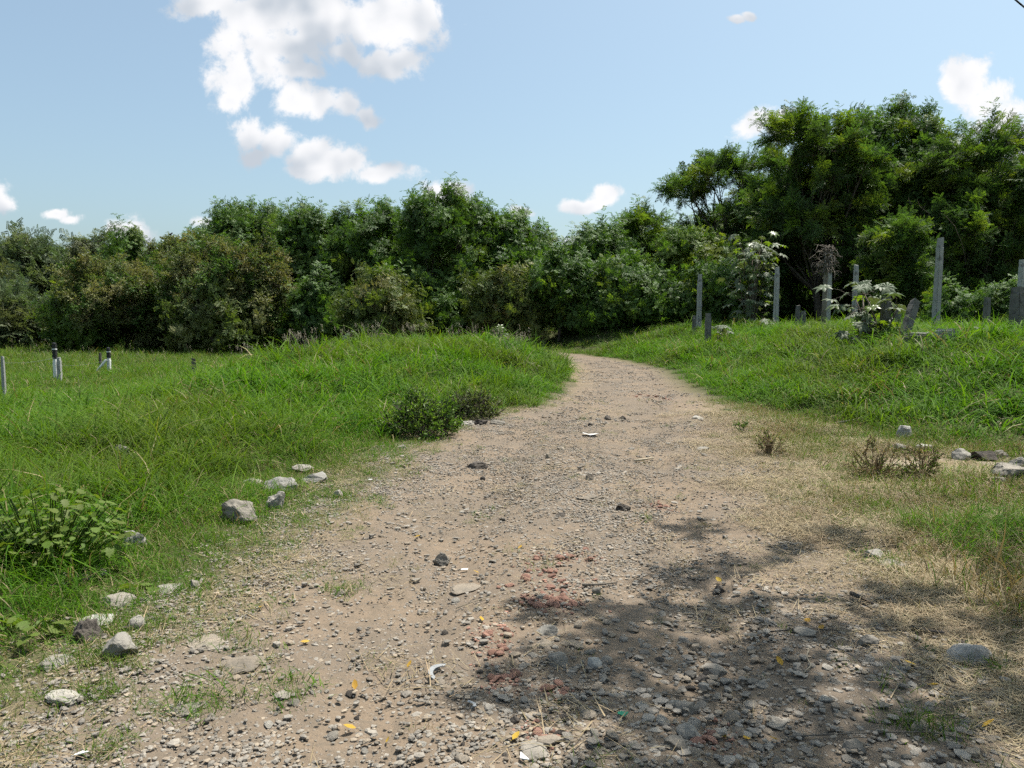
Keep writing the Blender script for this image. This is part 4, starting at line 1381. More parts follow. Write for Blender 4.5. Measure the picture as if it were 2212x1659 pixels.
# dead stump with a mop of dry twigs
def dead_stump():
    b = at(1778, 700, 26.6)
    g = hz(b.x, 26.6)
    root = empty('dead_stump', (b.x, 26.6, g))
    tag(root, 'thin dead trunk with a mop of dry drooping twigs against a tall post', 'dead tree')
    r = random.Random(3)
    H = at(1780, 560, 26.6).z - g
    mb = MB()
    mb.tube([(0, 0, -0.2), (0.02, 0, H * 0.4), (0.05, 0.03, H * 0.8), (0.1, 0.0, H + 0.3)], [0.10, 0.085, 0.075, 0.06], 8)
    obj('trunk', mb.mesh('trunk', [M['deadtwig']]), root)
    mb = MB()
    for i in range(120):
        a = r.uniform(0, 2 * PI)
        long_ = i % 7 == 0
        L = r.uniform(0.45, 0.95) if long_ else r.uniform(0.12, 0.42)
        p = Vector((0.12 + r.gauss(0, 0.09), -0.05 + r.gauss(0, 0.07), H + r.uniform(-0.45, 0.45)))
        u = Vector((-abs(math.cos(a)) if long_ else math.cos(a), math.sin(a) * 0.6 - 0.1, r.uniform(-0.35, 0.55))).normalized()
        w = Vector((r.gauss(0, 0.04), r.gauss(0, 0.04), r.gauss(0, 0.04)))
        mb.tube([p, p + u * L * 0.4 + w, p + u * L * 0.72 - w - Vector((0, 0, L * 0.10)), p + u * L + Vector((0, 0, -L * r.uniform(0.15, 0.6)))], [0.017, 0.013, 0.009, 0.005], 4, 0, False)
    tag(obj('dry_twigs', mb.mesh('dry_twigs', [M['deadtwig']]), root), kind='stuff')


dead_stump()


# dry vines hanging in the big trees at the right
def vines():
    r = random.Random(12)
    host = [o for o in bpy.data.objects if o.get('label', '').startswith('big olive green tree')][0]
    mb = MB()
    for i in range(36):
        px = r.uniform(1960, 2212)
        y0 = r.uniform(420, 600)
        Y = r.uniform(31.2, 33.0)
        a = at(px, y0, Y) - host.location
        L = r.uniform(0.8, 3.0)
        pts = [a]
        for k in range(5):
            a = a + Vector((r.gauss(0, 0.14), r.gauss(0, 0.1), -L / 5 * r.uniform(0.6, 1.2)))
            pts.append(a)
        mb.tube(pts, [0.008, 0.008, 0.007, 0.006, 0.005, 0.004], 3, 0, False)
    tag(obj('dry_vines', mb.mesh('dry_vines', [M['bark']]), host), kind='stuff')


vines()


# ------------------------------------------------------------------ fence remains in the left field
def field_post(label, px, ytop, wpx, Y, brace=False):
    tp = at(px, ytop, Y)
    g = hz(tp.x, Y)
    root = empty('field_post', (tp.x, Y, g))
    tag(root, label, 'post', 'painted posts of the field fence')
    H = tp.z - g
    w = wpx * Y / FPX
    obj('shaft', post_mesh('shaft', w, H * 0.62 + 0.2, [M['white']], 41, 1.0), root, (0, 0, -0.2))
    obj('painted_top', post_mesh('painted_top', w * 1.02, H * 0.22, [M['black']], 42, 1.0), root, (0, 0, H * 0.62 + 0.002))
    obj('white_ring', post_mesh('white_ring', w * 1.04, H * 0.03, [M['white']], 43, 1.0), root, (0, 0, H * 0.84 + 0.004))
    obj('painted_tip', post_mesh('painted_tip', w * 1.0, H * 0.13, [M['black']], 44, 0.95), root, (0, 0, H * 0.87 + 0.006))
    if brace:
        mb = MB()
        mb.tube([(-w * 0.3, -0.1, H * 0.56), (-0.52, -0.28, -0.15)], w * 0.42, 6)
        obj('brace', mb.mesh('brace', [M['white']], False), root)
    return root


field_post('white field post with a black banded top, nearer the left edge', 117, 742, 7.5, 24)
field_post('black topped white field post propped by a slanting white brace', 234, 752, 6.5, 27, True)
p = at(127, 772, 23.6)
tag(obj('grey_stake', post_mesh('grey_stake', 0.13, p.z - hz(p.x, 23.6) + 0.2, [M['concrete']], 45), loc=(p.x, 23.6, hz(p.x, 23.6) - 0.2)), 'grey stake tied against the black banded field post', 'post')
p = at(421, 773, 20.5)
tag(obj('wooden_stake', post_mesh('wooden_stake', 0.12, p.z - hz(p.x, 20.5) + 0.2, [M['wood']], 46, 0.9, 0.03), loc=(p.x, 20.5, hz(p.x, 20.5) - 0.2), rot=(0, -0.04, 0.4)), 'dark wooden stake standing alone in the left field grass', 'post')
p = at(5, 770, 17)
tag(obj('concrete_stake', post_mesh('concrete_stake', 0.075, p.z - hz(p.x, 17) + 0.2, [M['concrete']], 47), loc=(p.x, 17, hz(p.x, 17) - 0.2)), 'grey stake at the very left edge of the field', 'post')
p = at(216, 762, 30)
tag(obj('wooden_stake', post_mesh('wooden_stake', 0.1, p.z - hz(p.x, 30) + 0.2, [M['wood']], 48), loc=(p.x, 30, hz(p.x, 30) - 0.2)), 'small dark stake behind the braced field post', 'post')


def cable(name, label, pts, rad, mat, cat):
    mb = MB()
    mb.tube(pts, rad, 5)
    return tag(obj(name, mb.mesh(name, [M[mat]])), label, cat)


def sagline(a, b, sag, k=14):
    return [a.lerp(b, t) - Vector((0, 0, sag * 4 * t * (1 - t))) for t in [i / k for i in range(k + 1)]]


cable('fence_wire', 'wire strung from the left edge stake to the black banded field post', sagline(at(5, 784, 17), at(117, 773, 24), 0.05), 0.003, 'wire', 'wire')
cable('fence_wire', 'loose wire running low from the banded field post to the braced post', sagline(at(127, 790, 24), at(232, 778, 27), 0.06), 0.0025, 'wire', 'wire')
cable('power_cable', 'dark overhead cable crossing the top right corner of the sky', [at(1700, -430, 11), at(2194, 0, 9.05), at(2213, 16, 9), at(2700, 420, 8.2)], 0.010, 'cable', 'cable')

# ------------------------------------------------------------------ palmate leaved plants
def palmate(name, mat, lobes, seed, notch=0.42, width=0.2):
    r = random.Random(seed)
    V, F = [(0, 0, 0)], []
    span = 2 * PI * 0.86
    for i in range(lobes):
        a = -span / 2 + span * i / (lobes - 1)
        L = 0.5 * (1.0 - 0.35 * abs(a) / PI) * r.uniform(0.92, 1.05)
        dz = -0.10 * r.uniform(0.6, 1.4)
        c, s = math.cos(a), math.sin(a)
        n0 = len(V)
        V.append((c * L * 0.5, s * L * 0.5, 0.03))                                            # rib
        V.append((c * L * 0.55 - s * L * width, s * L * 0.55 + c * L * width, -0.01))
        V.append((c * L * 0.55 + s * L * width, s * L * 0.55 - c * L * width, -0.01))
        V.append((c * L, s * L, dz))
        a2, b2 = a + span / (lobes - 1) / 2, a - span / (lobes - 1) / 2
        V.append((math.cos(a2) * L * notch, math.sin(a2) * L * notch, -0.015))
        V.append((math.cos(b2) * L * notch, math.sin(b2) * L * notch, -0.015))
        F += [(0, n0, n0 + 4), (n0, n0 + 1, n0 + 4), (n0, n0 + 3, n0 + 1), (0, n0 + 5, n0), (n0, n0 + 5, n0 + 2), (n0, n0 + 2, n0 + 3)]
    me = mesh_np(name, V, F, [mat], True)
    return me


PALM = [palmate('leaf', M['castor'], 8, 1), palmate('leaf', M['castor'], 9, 2), palmate('leaf', M['castor'], 7, 3)]
PALMG = [palmate('leaf', M['castorg'], 8, 4), palmate('leaf', M['castorg'], 7, 5)]


def palmate_plant(label, px, ybase, Y, W, H, n, size, green=0.3, seed=0, droop=0.55, lean=0.0):
    r = random.Random(seed)
    b = at(px, ybase, Y)
    g = hz(b.x, Y)
    root = empty('palmate_plant', (b.x, Y, g))
    tag(root, label, 'plant', 'plants with large palmate leaves')
    mb = MB()
    leaves = []
    ns = max(2, n // 10)
    tips = []
    for s in range(ns):
        a = r.uniform(0, 2 * PI)
        e = Vector((math.cos(a) * W * 0.28 * r.random() + lean, math.sin(a) * W * 0.25, H * r.uniform(0.55, 0.92)))
        pt = bend_path((0, 0, -0.05), e, r, 0.08)
        mb.tube(pt, [0.035, 0.03, 0.025, 0.02, 0.012], 6)
        tips.append(pt)
    for i in range(n):
        pt = tips[i % ns]
        p = pt[r.choice([1, 2, 3, 4, 4])]
        a = r.uniform(0, 2 * PI)
        q = Vector((p.x + math.cos(a) * W * 0.5 * r.uniform(0.3, 1.0), p.y + math.sin(a) * W * 0.42 * r.uniform(0.2, 1.0) - 0.05, min(H, max(0.12, p.z + r.uniform(-0.15, 0.25) * H))))
        mb.tube([p, p.lerp(q, 0.5) + Vector((0, 0, 0.06)), q], [0.008, 0.006, 0.005], 4, 0, False)
        leaves.append((q, a))
    obj('stem', mb.mesh('stem', [M['deadtwig']]), root)
    for (q, a) in leaves:
        me = r.choice(PALMG) if r.random() < green else r.choice(PALM)
        k = size * r.uniform(0.65, 1.15)
        obj('leaf', me, root, q, (r.gauss(0, 0.3), droop + r.gauss(0, 0.28), a + r.gauss(0, 0.3)), k)


palmate_plant('tall shrub of pale palmate leaves standing before the dark wood left of a tall post', 1622, 695, 31, 2.0, 3.75, 150, 0.60, 0.32, 1, 0.55)
palmate_plant('big plant with whitish palmate leaves around the dark upright post', 1888, 735, 17.0, 1.7, 1.3, 52, 0.50, 0.35, 2)
palmate_plant('small plant of pale palmate leaves right of the dark square stub', 1553, 708, 26, 0.75, 0.75, 14, 0.42, 0.15, 3)
palmate_plant('low sprig of pale palmate leaves at the foot of the tall palmate shrub', 1645, 698, 28, 0.8, 0.35, 8, 0.42, 0.0, 4)
palmate_plant('palmate leaves peeking over the crest of the left mound', 1078, 722, 21.5, 0.55, 0.78, 9, 0.46, 0.45, 5)
palmate_plant('pinkish palmate leaf showing over the mound crest far left of the gap', 757, 728, 21.5, 0.5, 0.55, 4, 0.42, 0.0, 6)


# ------------------------------------------------------------------ weeds
def lobed_leaf(name, mat, seed):
    """toothed broad leaf, 1 unit long, slightly cupped"""
    r = random.Random(seed)
    out = [(0.0, 0.0)]
    for (x, y) in [(0.08, 0.26), (0.22, 0.34), (0.26, 0.25), (0.44, 0.42), (0.50, 0.26), (0.70, 0.30), (0.74, 0.16), (1.0, 0.0)]:
        out.append((x + r.gauss(0, 0.02), y + r.gauss(0, 0.02)))
    V = [(x * 0.98, 0, -0.06 * x * x) for (x, y) in out] + [(x, y, 0.10 * y - 0.10 * x * x) for (x, y) in out[1:-1]] + [(x, -y, 0.10 * y - 0.10 * x * x) for (x, y) in out[1:-1]]
    n = len(out)
    F = []
    for i in range(n - 1):
        for off, sg in ((n - 1, 1), (n - 1 + n - 2, -1)):
            a, b = i, i + 1
            la = None if i == 0 else off + i
            lb = None if i + 1 == n - 1 else off + i + 1
            f = [a, b] + ([lb] if lb is not None else []) + ([la] if la is not None else [])
            if len(f) > 2:
                F.append(tuple(f if sg < 0 else f[::-1]))
    return mesh_np(name, V, F, [mat], True)


LOBED = [lobed_leaf('leaf', M['weed'], i) for i in range(3)]


def leafy_weed(label, px, ybase, W, D, H, n, size, seed):
    r = random.Random(seed)
    c = on_ground(px, ybase)
    root = empty('leafy_weed', tuple(c))
    tag(root, label, 'weed', 'broad leaved weeds in the grass')
    mb = MB()
    L = []
    for i in range(n):
        a, q = r.uniform(0, 2 * PI), math.sqrt(r.random())
        z = H * (1 - 0.55 * q * q) * r.uniform(0.35, 1.0)
        tip = Vector((math.cos(a) * q * W, math.sin(a) * q * D, z))
        if i % 3 == 0:
            mb.tube([(tip.x * 0.3, tip.y * 0.3, -0.02), (tip.x * 0.7, tip.y * 0.7, z * 0.6), tuple(tip)], [0.005, 0.004, 0.003], 4, 0, False)
        L.append((tip, a))
    obj('stems', mb.mesh('stems', [M['castorg']]), root)
    for (p, a) in L:
        obj('leaf', r.choice(LOBED), root, p, (r.gauss(0, 0.35), r.uniform(-0.15, 0.75), a + r.gauss(0, 0.7)), size * r.uniform(0.55, 1.3))


leafy_weed('big light green leafy weed at the left edge over the pale slab', 105, 1215, 0.52, 0.32, 0.50, 420, 0.060, 1)
leafy_weed('light green leafy weed in the bottom left corner beside the white slab', 25, 1390, 0.20, 0.16, 0.16, 36, 0.08, 2)
leafy_weed('small leafy weed lying by the grey flat stone', 275, 1285, 0.12, 0.06, 0.07, 9, 0.085, 3)


def bushlet(name, label, px, ybase, W, D, H, n, kind, scl, seed, cat='bush', stems=14, mat='bark'):
    r = random.Random(seed)
    c = on_ground(px, ybase)
    root = empty(name, tuple(c))
    tag(root, label, cat)
    mb = MB()
    for i in range(stems):
        a, q = r.uniform(0, 2 * PI), r.random()
        tip = Vector((math.cos(a) * W * q, math.sin(a) * D * q, H * r.uniform(0.6, 1.0) * (1 - 0.4 * q)))
        mb.tube(bend_path((tip.x * 0.15, tip.y * 0.15, -0.03), tip, r, 0.07), [0.006, 0.005, 0.004, 0.003, 0.002], 4, 0, False)
    obj('stems', mb.mesh('stems', [M[mat]]), root)
    if n:
        u = unit(n)
        u[:, 2] = np.abs(u[:, 2])
        rad = rng.uniform(0.35, 0.9, n)[:, None]
        P = u * rad * np.array([W, D, H])
        d = u + rng.normal(0, 0.4, (n, 3)) + np.array([0, 0, 0.4])
        d /= np.linalg.norm(d, axis=1)[:, None]
        scatter('leaves', kind, P, dir_rot(d, rng.uniform(0, 6.28, n)), rng.uniform(0.7, 1.1, n) * scl, parent=root)
    return root


G_weedd = scatter_group('sprigs_dryweed', [source('dryweed_sprig%d' % i, sprig_simple('sx', None, 1600 + i, 0.22, 16, 0.035, 0.016, 0.3, 0.06).mesh('dryweed_sprig', [M['weed'] if i < 2 else M['drygrass'], M['redstem']], False)) for i in range(4)])
bushlet('green_bush', 'round dark green bush at the left edge of the track', 905, 945, 0.42, 0.30, 0.52, 130, GW, 1.0, 1)
G_weedo = scatter_group('sprigs_oliveweed', [source('oliveweed_sprig%d' % i, sprig_simple('so', None, 1650 + i, 0.24, 30, 0.035, 0.017, 0.3, 0.07).mesh('oliveweed_sprig', [M['leafY'], M['bark']], False)) for i in range(3)])
bushlet('olive_bush', 'brownish green bush just right of the round dark green bush', 1020, 905, 0.40, 0.26, 0.40, 150, G_weedo, 1.0, 2)
bushlet('dry_weed', 'dry reddish weed standing alone on the right shoulder', 1660, 985, 0.14, 0.10, 0.26, 26, G_weedd, 0.75, 3, 'weed', 26, 'redstem')
bushlet('dry_weed', 'wide dry brown weed on the right shoulder, left of the greener one', 1895, 1035, 0.24, 0.14, 0.34, 50, G_weedd, 0.8, 4, 'weed', 34, 'redstem')
bushlet('green_weed', 'upright greenish weed beside the wide dry brown weed', 1990, 1030, 0.12, 0.09, 0.34, 34, G_weedd, 0.85, 5, 'weed', 14, 'redstem')
bushlet('green_weed', 'small tuft of weed by the mound foot on the right shoulder', 1605, 935, 0.12, 0.09, 0.12, 14, GW, 0.4, 6, 'weed', 6)


def tussock(label, px, py, W, D, n, s0, s1, grp, seed, name='grass_tussock'):
    c = on_ground(px, py)
    u = unit(n)
    x, y = c.x + u[:, 0] * W * rng.random(n) ** 0.5, c.y + u[:, 1] * D * rng.random(n) ** 0.5
    P = np.stack([x - c.x, y - c.y, hlook(x, y) - c.z], 1)
    root = empty(name, tuple(c))
    tag(root, label, 'grass')
    scatter('blades', grp, P, yaw(n, 0.25), rng.uniform(s0, s1, n), parent=root)


tussock('dense green grass tussock at the right edge above the shade', 2130, 1150, 0.62, 0.45, 16, 0.45, 0.62, G_tall, 1)
tussock('yellowing tall grass tussock at the right edge', 2200, 1280, 0.35, 0.3, 26, 1.2, 2.0, G_dry, 2)
tussock('bright green grass tuft by the smooth pale boulder', 240, 1425, 0.16, 0.08, 12, 0.3, 0.6, G_short, 3)
tussock('small green tuft among the near left gravel', 190, 1500, 0.10, 0.06, 8, 0.4, 0.6, G_short, 4)
tussock('small green tuft at the bottom left of the track', 240, 1610, 0.10, 0.05, 7, 0.35, 0.6, G_short, 5)

# ------------------------------------------------------------------ rocks and rubble
def rock(name, label, px, py, wpx, hpx, mat, seed, sub=4, cuts=8, bumpy=0.10, depth=0.75, sink=0.25, rz=None, cat='rock', tilt=0.0, group=None, freq=1.6):
    """px, py: foot of the rock in the 2212 wide picture; wpx, hpx its apparent size"""
    c = on_ground(px, py)
    k = (c - Vector((0, 0, CAM_Z))).length / FPX
    w, h = wpx * k, hpx * k
    elev = math.atan2(CAM_Z, math.hypot(c.x, c.y))
    hh = max(h / math.cos(elev) - w * depth * math.tan(elev) * 0.55, h * 0.35, 0.012)
    V, F = rock_shape(sub, seed, cuts, bumpy, (w, w * depth, hh / (1 - sink)), freq)
    me = mesh_np(name, V, F, [M[mat]], False)
    if sub >= 3 and cuts < 6:
        me.polygons.foreach_set('use_smooth', np.ones(len(me.polygons), bool))
    r = random.Random(seed)
    if px < 800 or px > 1880:
        ROCK_AT.append((c.x, c.y + w * depth * 0.4, w))
    o = obj(name, me, loc=(c.x, c.y + w * depth * 0.4, c.z + hh / (1 - sink) * (0.5 - sink)), rot=(tilt, 0, r.uniform(-0.5, 0.5) if rz is None else rz))
    return tag(o, label, cat, group)


ROCKS = [
    ('concrete_chunk', 'rough grey concrete chunk, largest in the left grass', 508, 1132, 85, 52, 'rockgrey', 8, 0.16),
    ('concrete_chunk', 'pale upright chunk just right of the largest grass chunk', 590, 1104, 36, 40, 'rockpale', 8, 0.14),
    ('concrete_chunk', 'pale whitish chunk half buried in the left grass', 598, 1066, 74, 34, 'rockwhite', 7, 0.12),
    ('concrete_chunk', 'small pale lump left of the half buried whitish chunk', 545, 1052, 44, 18, 'rockpale', 7, 0.12),
    ('concrete_plate', 'flat white topped slab with a dark underside at the grass edge', 675, 1042, 58, 24, 'rockwhite', 9, 0.10),
    ('concrete_plate', 'pale grey slab just behind the white topped slab', 645, 1020, 54, 18, 'rockpale', 9, 0.12),
    ('small_rock', 'small pale cube like stone at the left grass edge', 730, 1075, 19, 17, 'rockpale', 8, 0.06),
    ('grey_rock', 'grey stone deep in the left grass', 262, 1006, 56, 44, 'rockpale', 7, 0.12),
    ('concrete_chunk', 'white chunk in the grass right of the big leafy weed', 285, 1190, 44, 40, 'rockwhite', 8, 0.16),
    ('concrete_plate', 'long pale slab under the big leafy weed', 112, 1262, 130, 28, 'rockpale', 8, 0.10),
    ('flat_stone', 'flat grey stone partly covered by dry grass', 236, 1317, 72, 30, 'rockgrey', 5, 0.06),
    ('flat_stone', 'thin pale slab in the grass right of the flat grey stone', 350, 1282, 62, 16, 'rockpale', 6, 0.08),
    ('small_rock', 'small grey stone in the grass right of the thin pale slab', 421, 1274, 21, 20, 'rockgrey', 8, 0.12),
    ('concrete_plate', 'broken white slab in the bottom left grass', 182, 1362, 80, 26, 'rockwhite', 9, 0.14),
    ('concrete_chunk', 'rough dark grey chunk in front of the broken white slab', 178, 1388, 54, 42, 'rockdark', 8, 0.2),
    ('round_boulder', 'smooth pale rounded boulder at the left grass edge', 242, 1425, 84, 50, 'rockpale', 5, 0.07),
    ('round_stone', 'smooth pale stone right of the broken white slab', 288, 1362, 36, 28, 'rockpale', 2, 0.06),
    ('flat_stone', 'flat pale stone in the grass at the lower left', 108, 1446, 60, 20, 'rockpale', 4, 0.08),
    ('flat_stone', 'flat tan stone sunk in the track above the large sunken slab', 432, 1402, 72, 18, 'rocktan', 5, 0.08),
    ('flat_rock', 'large smooth tan slab sunk in the track on the left', 508, 1452, 90, 52, 'rocktan', 4, 0.04),
    ('flat_rock', 'smooth grey slab sunk in the track at the lower left', 380, 1546, 72, 34, 'rockgrey', 4, 0.03),
    ('small_rock', 'small pale stone right of the smooth grey sunken slab', 436, 1526, 17, 16, 'rockpale', 6, 0.1),
    ('flat_stone', 'bluish grey flat stone in the lower left gravel', 606, 1514, 32, 16, 'rockgrey', 5, 0.05),
    ('concrete_chunk', 'crusty pale lump in the grass at the lower left edge', 122, 1530, 72, 28, 'rockpale', 7, 0.15),
    ('flat_stone', 'small flat stone on the left part of the track', 730, 1286, 36, 13, 'rocktan', 5, 0.06),
    ('dark_stone', 'flat dark stone lying alone on the left half of the track', 1027, 1014, 52, 18, 'rockdark', 6, 0.08),
    ('dark_stone', 'tiny dark stone right below the flat dark stone', 1042, 1038, 13, 9, 'rockdark', 6, 0.1),
    ('brown_block', 'brown angular block standing in the middle of the track', 1276, 1038, 20, 15, 'rocktan', 9, 0.04),
    ('brown_block', 'small brown stone farther up the track than the brown block', 1186, 990, 14, 11, 'rocktan', 8, 0.06),
    ('earth_clod', 'dark brown clod in the middle of the track', 1348, 1104, 36, 17, 'rockdark', 6, 0.22),
    ('dark_stone', 'dark flat chip left of the dark brown clod', 1213, 1117, 24, 10, 'rockdark', 7, 0.1),
    ('earth_clod', 'low crumbling brown clod above the dark brown clod', 1280, 1082, 62, 14, 'rocktan', 5, 0.22),
    ('dark_stone', 'dark stone far up the track, left of two', 1312, 907, 21, 11, 'rockdark', 7, 0.12),
    ('dark_stone', 'dark stone far up the track, right of two', 1346, 907, 18, 9, 'rockdark', 7, 0.12),
    ('dark_stone', 'small dark chip below the two far dark stones', 1276, 920, 12, 7, 'rockdark', 7, 0.12),
    ('grey_rock', 'rough grey stone on the left centre of the track', 952, 1224, 38, 30, 'rockgrey', 8, 0.15),
    ('flat_rock', 'thin tan slab lying in the middle of the near track', 1004, 1284, 66, 22, 'rocktan', 7, 0.04),
    ('dark_stone', 'dark stone left of the thin tan slab', 897, 1262, 28, 13, 'rockgrey', 7, 0.1),
    ('small_rock', 'grey stone at the end of the grey stick', 1290, 1285, 22, 17, 'rockgrey', 7, 0.08),
    ('pale_rock', 'pale rounded rock at the edge of the dappled shade', 1182, 1374, 48, 24, 'rockpale', 4, 0.1),
    ('pale_rock', 'pale flat rock below the rounded one at the shade edge', 1176, 1402, 38, 20, 'rocktan', 6, 0.06),
    ('flat_rock', 'tilted tan slab right of the pale flat rock', 1238, 1402, 44, 18, 'rocktan', 8, 0.04),
    ('grey_rock', 'grey boulder in the shade left of a white stone', 1205, 1440, 46, 30, 'rockgrey', 5, 0.1),
    ('pale_rock', 'round white stone in the dappled gravel', 1286, 1447, 32, 24, 'rockwhite', 3, 0.06),
    ('dark_stone', 'dark rounded cobble touching the round white stone', 1311, 1437, 28, 18, 'rockgrey', 3, 0.06),
    ('small_rock', 'lone brown pebble on the bare centre of the track', 961, 1397, 18, 12, 'rocktan', 5, 0.08),
    ('dark_stone', 'dark stone in the sunlit gravel right of the brick patch', 1553, 1283, 30, 20, 'rockdark', 6, 0.1),
    ('dark_stone', 'dark square chunk near the bottom of the picture', 1110, 1566, 22, 18, 'rockdark', 9, 0.05),
    ('pale_rock', 'pale flat rock with a small stone on it at the bottom', 1192, 1616, 62, 26, 'rocktan', 5, 0.08),
    ('flat_rock', 'greenish grey flat slab at the bottom edge', 1150, 1645, 66, 30, 'rockgrey', 5, 0.06),
    ('grey_rock', 'dark grey smooth cobble in the lower right shade', 1486, 1546, 52, 30, 'rockgrey', 3, 0.06),
    ('pale_rock', 'pale angular stone at the bottom right of centre', 1492, 1600, 50, 30, 'rockpale', 7, 0.08),
    ('flat_rock', 'grey slab below the pale angular stone', 1465, 1622, 46, 26, 'rockgrey', 6, 0.06),
    ('white_rock', 'white angular rock at the foot of the right bank', 1962, 952, 36, 30, 'rockwhite', 9, 0.08),
    ('grey_rock', 'grey rock below the white angular rock', 1946, 975, 30, 16, 'rockgrey', 7, 0.1),
    ('white_rock', 'flat white rock right of the grey rock at the bank foot', 2003, 974, 38, 13, 'rockwhite', 7, 0.08),
    ('grey_rock', 'grey block like rock at the foot of the right bank', 2082, 994, 32, 22, 'rockpale', 8, 0.06),
    ('dark_stone', 'dark rounded rock at the bank foot right of the block like rock', 2132, 996, 52, 20, 'rockdark', 4, 0.1),
    ('grey_rock', 'grey lump at the bank foot near the right edge', 2168, 996, 36, 20, 'rockgrey', 7, 0.12),
    ('rubble_chunk', 'large grey rubble chunk at the right edge', 2195, 1042, 70, 34, 'rockgrey', 9, 0.14),
    ('rubble_chunk', 'rubble chunk on top left of the large one at the right edge', 2172, 1026, 40, 26, 'rockgrey', 9, 0.14),
    ('rubble_chunk', 'small rubble piece left below the right edge rubble', 2160, 1046, 30, 14, 'rockgrey', 8, 0.12),
    ('rubble_chunk', 'rubble chunk behind the large one at the right edge', 2205, 1012, 40, 22, 'rockpale', 9, 0.12),
    ('pale_rock', 'pale rock in the straw above the grey slab on the right', 1895, 1210, 52, 22, 'rockpale', 6, 0.08),
    ('flat_rock', 'thin grey slab in the straw on the right shoulder', 1932, 1228, 52, 14, 'rockgrey', 8, 0.06),
    ('round_boulder', 'large smooth whitish rock in the dry grass at the right edge', 2108, 1440, 92, 40, 'rockwhite', 5, 0.10),
    ('flat_stone', 'pale flat stone at the right edge of the far track', 1511, 906, 26, 8, 'rockpale', 5, 0.05),
    ('flat_stone', 'pale flat stone on the right half of the track', 1520, 974, 28, 9, 'rockpale', 5, 0.05),
    ('flat_stone', 'pale slab piece in the middle of the far track', 1212, 972, 18, 8, 'rocktan', 5, 0.06),
    ('grey_rock', 'grey stone in the short grass left of the round bush', 868, 970, 22, 10, 'rockgrey', 6, 0.08),
    ('rubble_chunk', 'dark lump under the brownish bush', 1040, 918, 34, 13, 'rockdark', 7, 0.15),
    ('rubble_chunk', 'pale flat rubble left below the brownish bush', 1010, 920, 44, 12, 'rockpale', 7, 0.12),
    ('rubble_chunk', 'grey rubble right of the dark lump under the bush', 1075, 917, 34, 11, 'rockgrey', 7, 0.14),
    ('flat_stone', 'flat grey stone in the right gravel by the dark bark strip', 1745, 1375, 46, 18, 'rockgrey', 6, 0.05),
    ('grey_rock', 'grey cobble in the sunlit gap of the lower right shade', 1880, 1400, 40, 26, 'rockgrey', 5, 0.07),
    ('grey_rock', 'grey angular rock in the shade below centre right', 1545, 1462, 56, 22, 'rockgrey', 8, 0.07),
    ('grey_rock', 'dark angular rock left of the grey angular rock', 1522, 1482, 34, 22, 'rockdark', 8, 0.07),
    ('grey_rock', 'grey stone near the lower right corner', 1855, 1630, 44, 26, 'rockgrey', 6, 0.07),
    ('pale_rock', 'pale stone in the lower right corner gravel', 1990, 1580, 40, 20, 'rocktan', 6, 0.07),
    ('flat_rock', 'flat slab left of the bottom right corner', 1690, 1575, 52, 20, 'rockgrey', 6, 0.05),
]
for i, (nm, lb, a, b, w, h, m, cu, bu) in enumerate(ROCKS):
    flat = 'flat' in nm or 'plate' in nm
    rock(nm, lb, a, b, w, h * (0.6 if 'sunk' in lb else 1.0), m, 40 + i, 4 if w > 30 else 3, cu + 2, max(bu, 0.09) + 0.03, depth=0.95 if flat else 0.75, sink=0.5 if ('sunk' in lb) else 0.36, freq=2.8 if bu > 0.12 else 2.0)

# loose stones of the track, one by one
STONE = [mesh_np('stone', *rock_shape(2, 3000 + i, 12, 0.06, (1, 0.75, 0.42)), [M[m]], False) for i, m in enumerate(['rockgrey', 'rockgrey', 'rockpale', 'rocktan', 'rocktan', 'rockgrey', 'rockpale', 'rockdark'])]


def loose(n, xr, yr, s0, s1, label, grp, seed, cond=None):
    r = random.Random(seed)
    k = 0
    while k < n:
        px, py = r.uniform(*xr), r.uniform(*yr)
        if cond and not cond(px, py):
            continue
        c = on_ground(px, py)
        s = s0 + (s1 - s0) * r.random() ** 2
        o = obj('loose_stone', STONE[r.randrange(len(STONE))], loc=(c.x, c.y, c.z + s * 0.10), rot=(r.gauss(0, 0.2), r.gauss(0, 0.2), r.uniform(0, 6.28)), scale=s)
        tag(o, label, 'stone', grp)
        k += 1


loose(150, (1180, 2200), (1380, 1655), 0.02, 0.075, 'grey stone loose in the shaded gravel at the lower right', 'stones in the lower right gravel', 1, lambda x, y: x > 1180 + (1655 - y) * 0.2)
loose(60, (420, 1180), (1440, 1655), 0.02, 0.06, 'small stone loose in the sunlit gravel at the lower left', 'stones in the lower left gravel', 2)
loose(60, (900, 1700), (1000, 1370), 0.025, 0.07, 'small stone loose on the middle stretch of the track', 'stones on the middle track', 3)
loose(26, (1250, 1560), (850, 1000), 0.03, 0.09, 'small stone loose on the far stretch of the track', 'stones on the far track', 4)

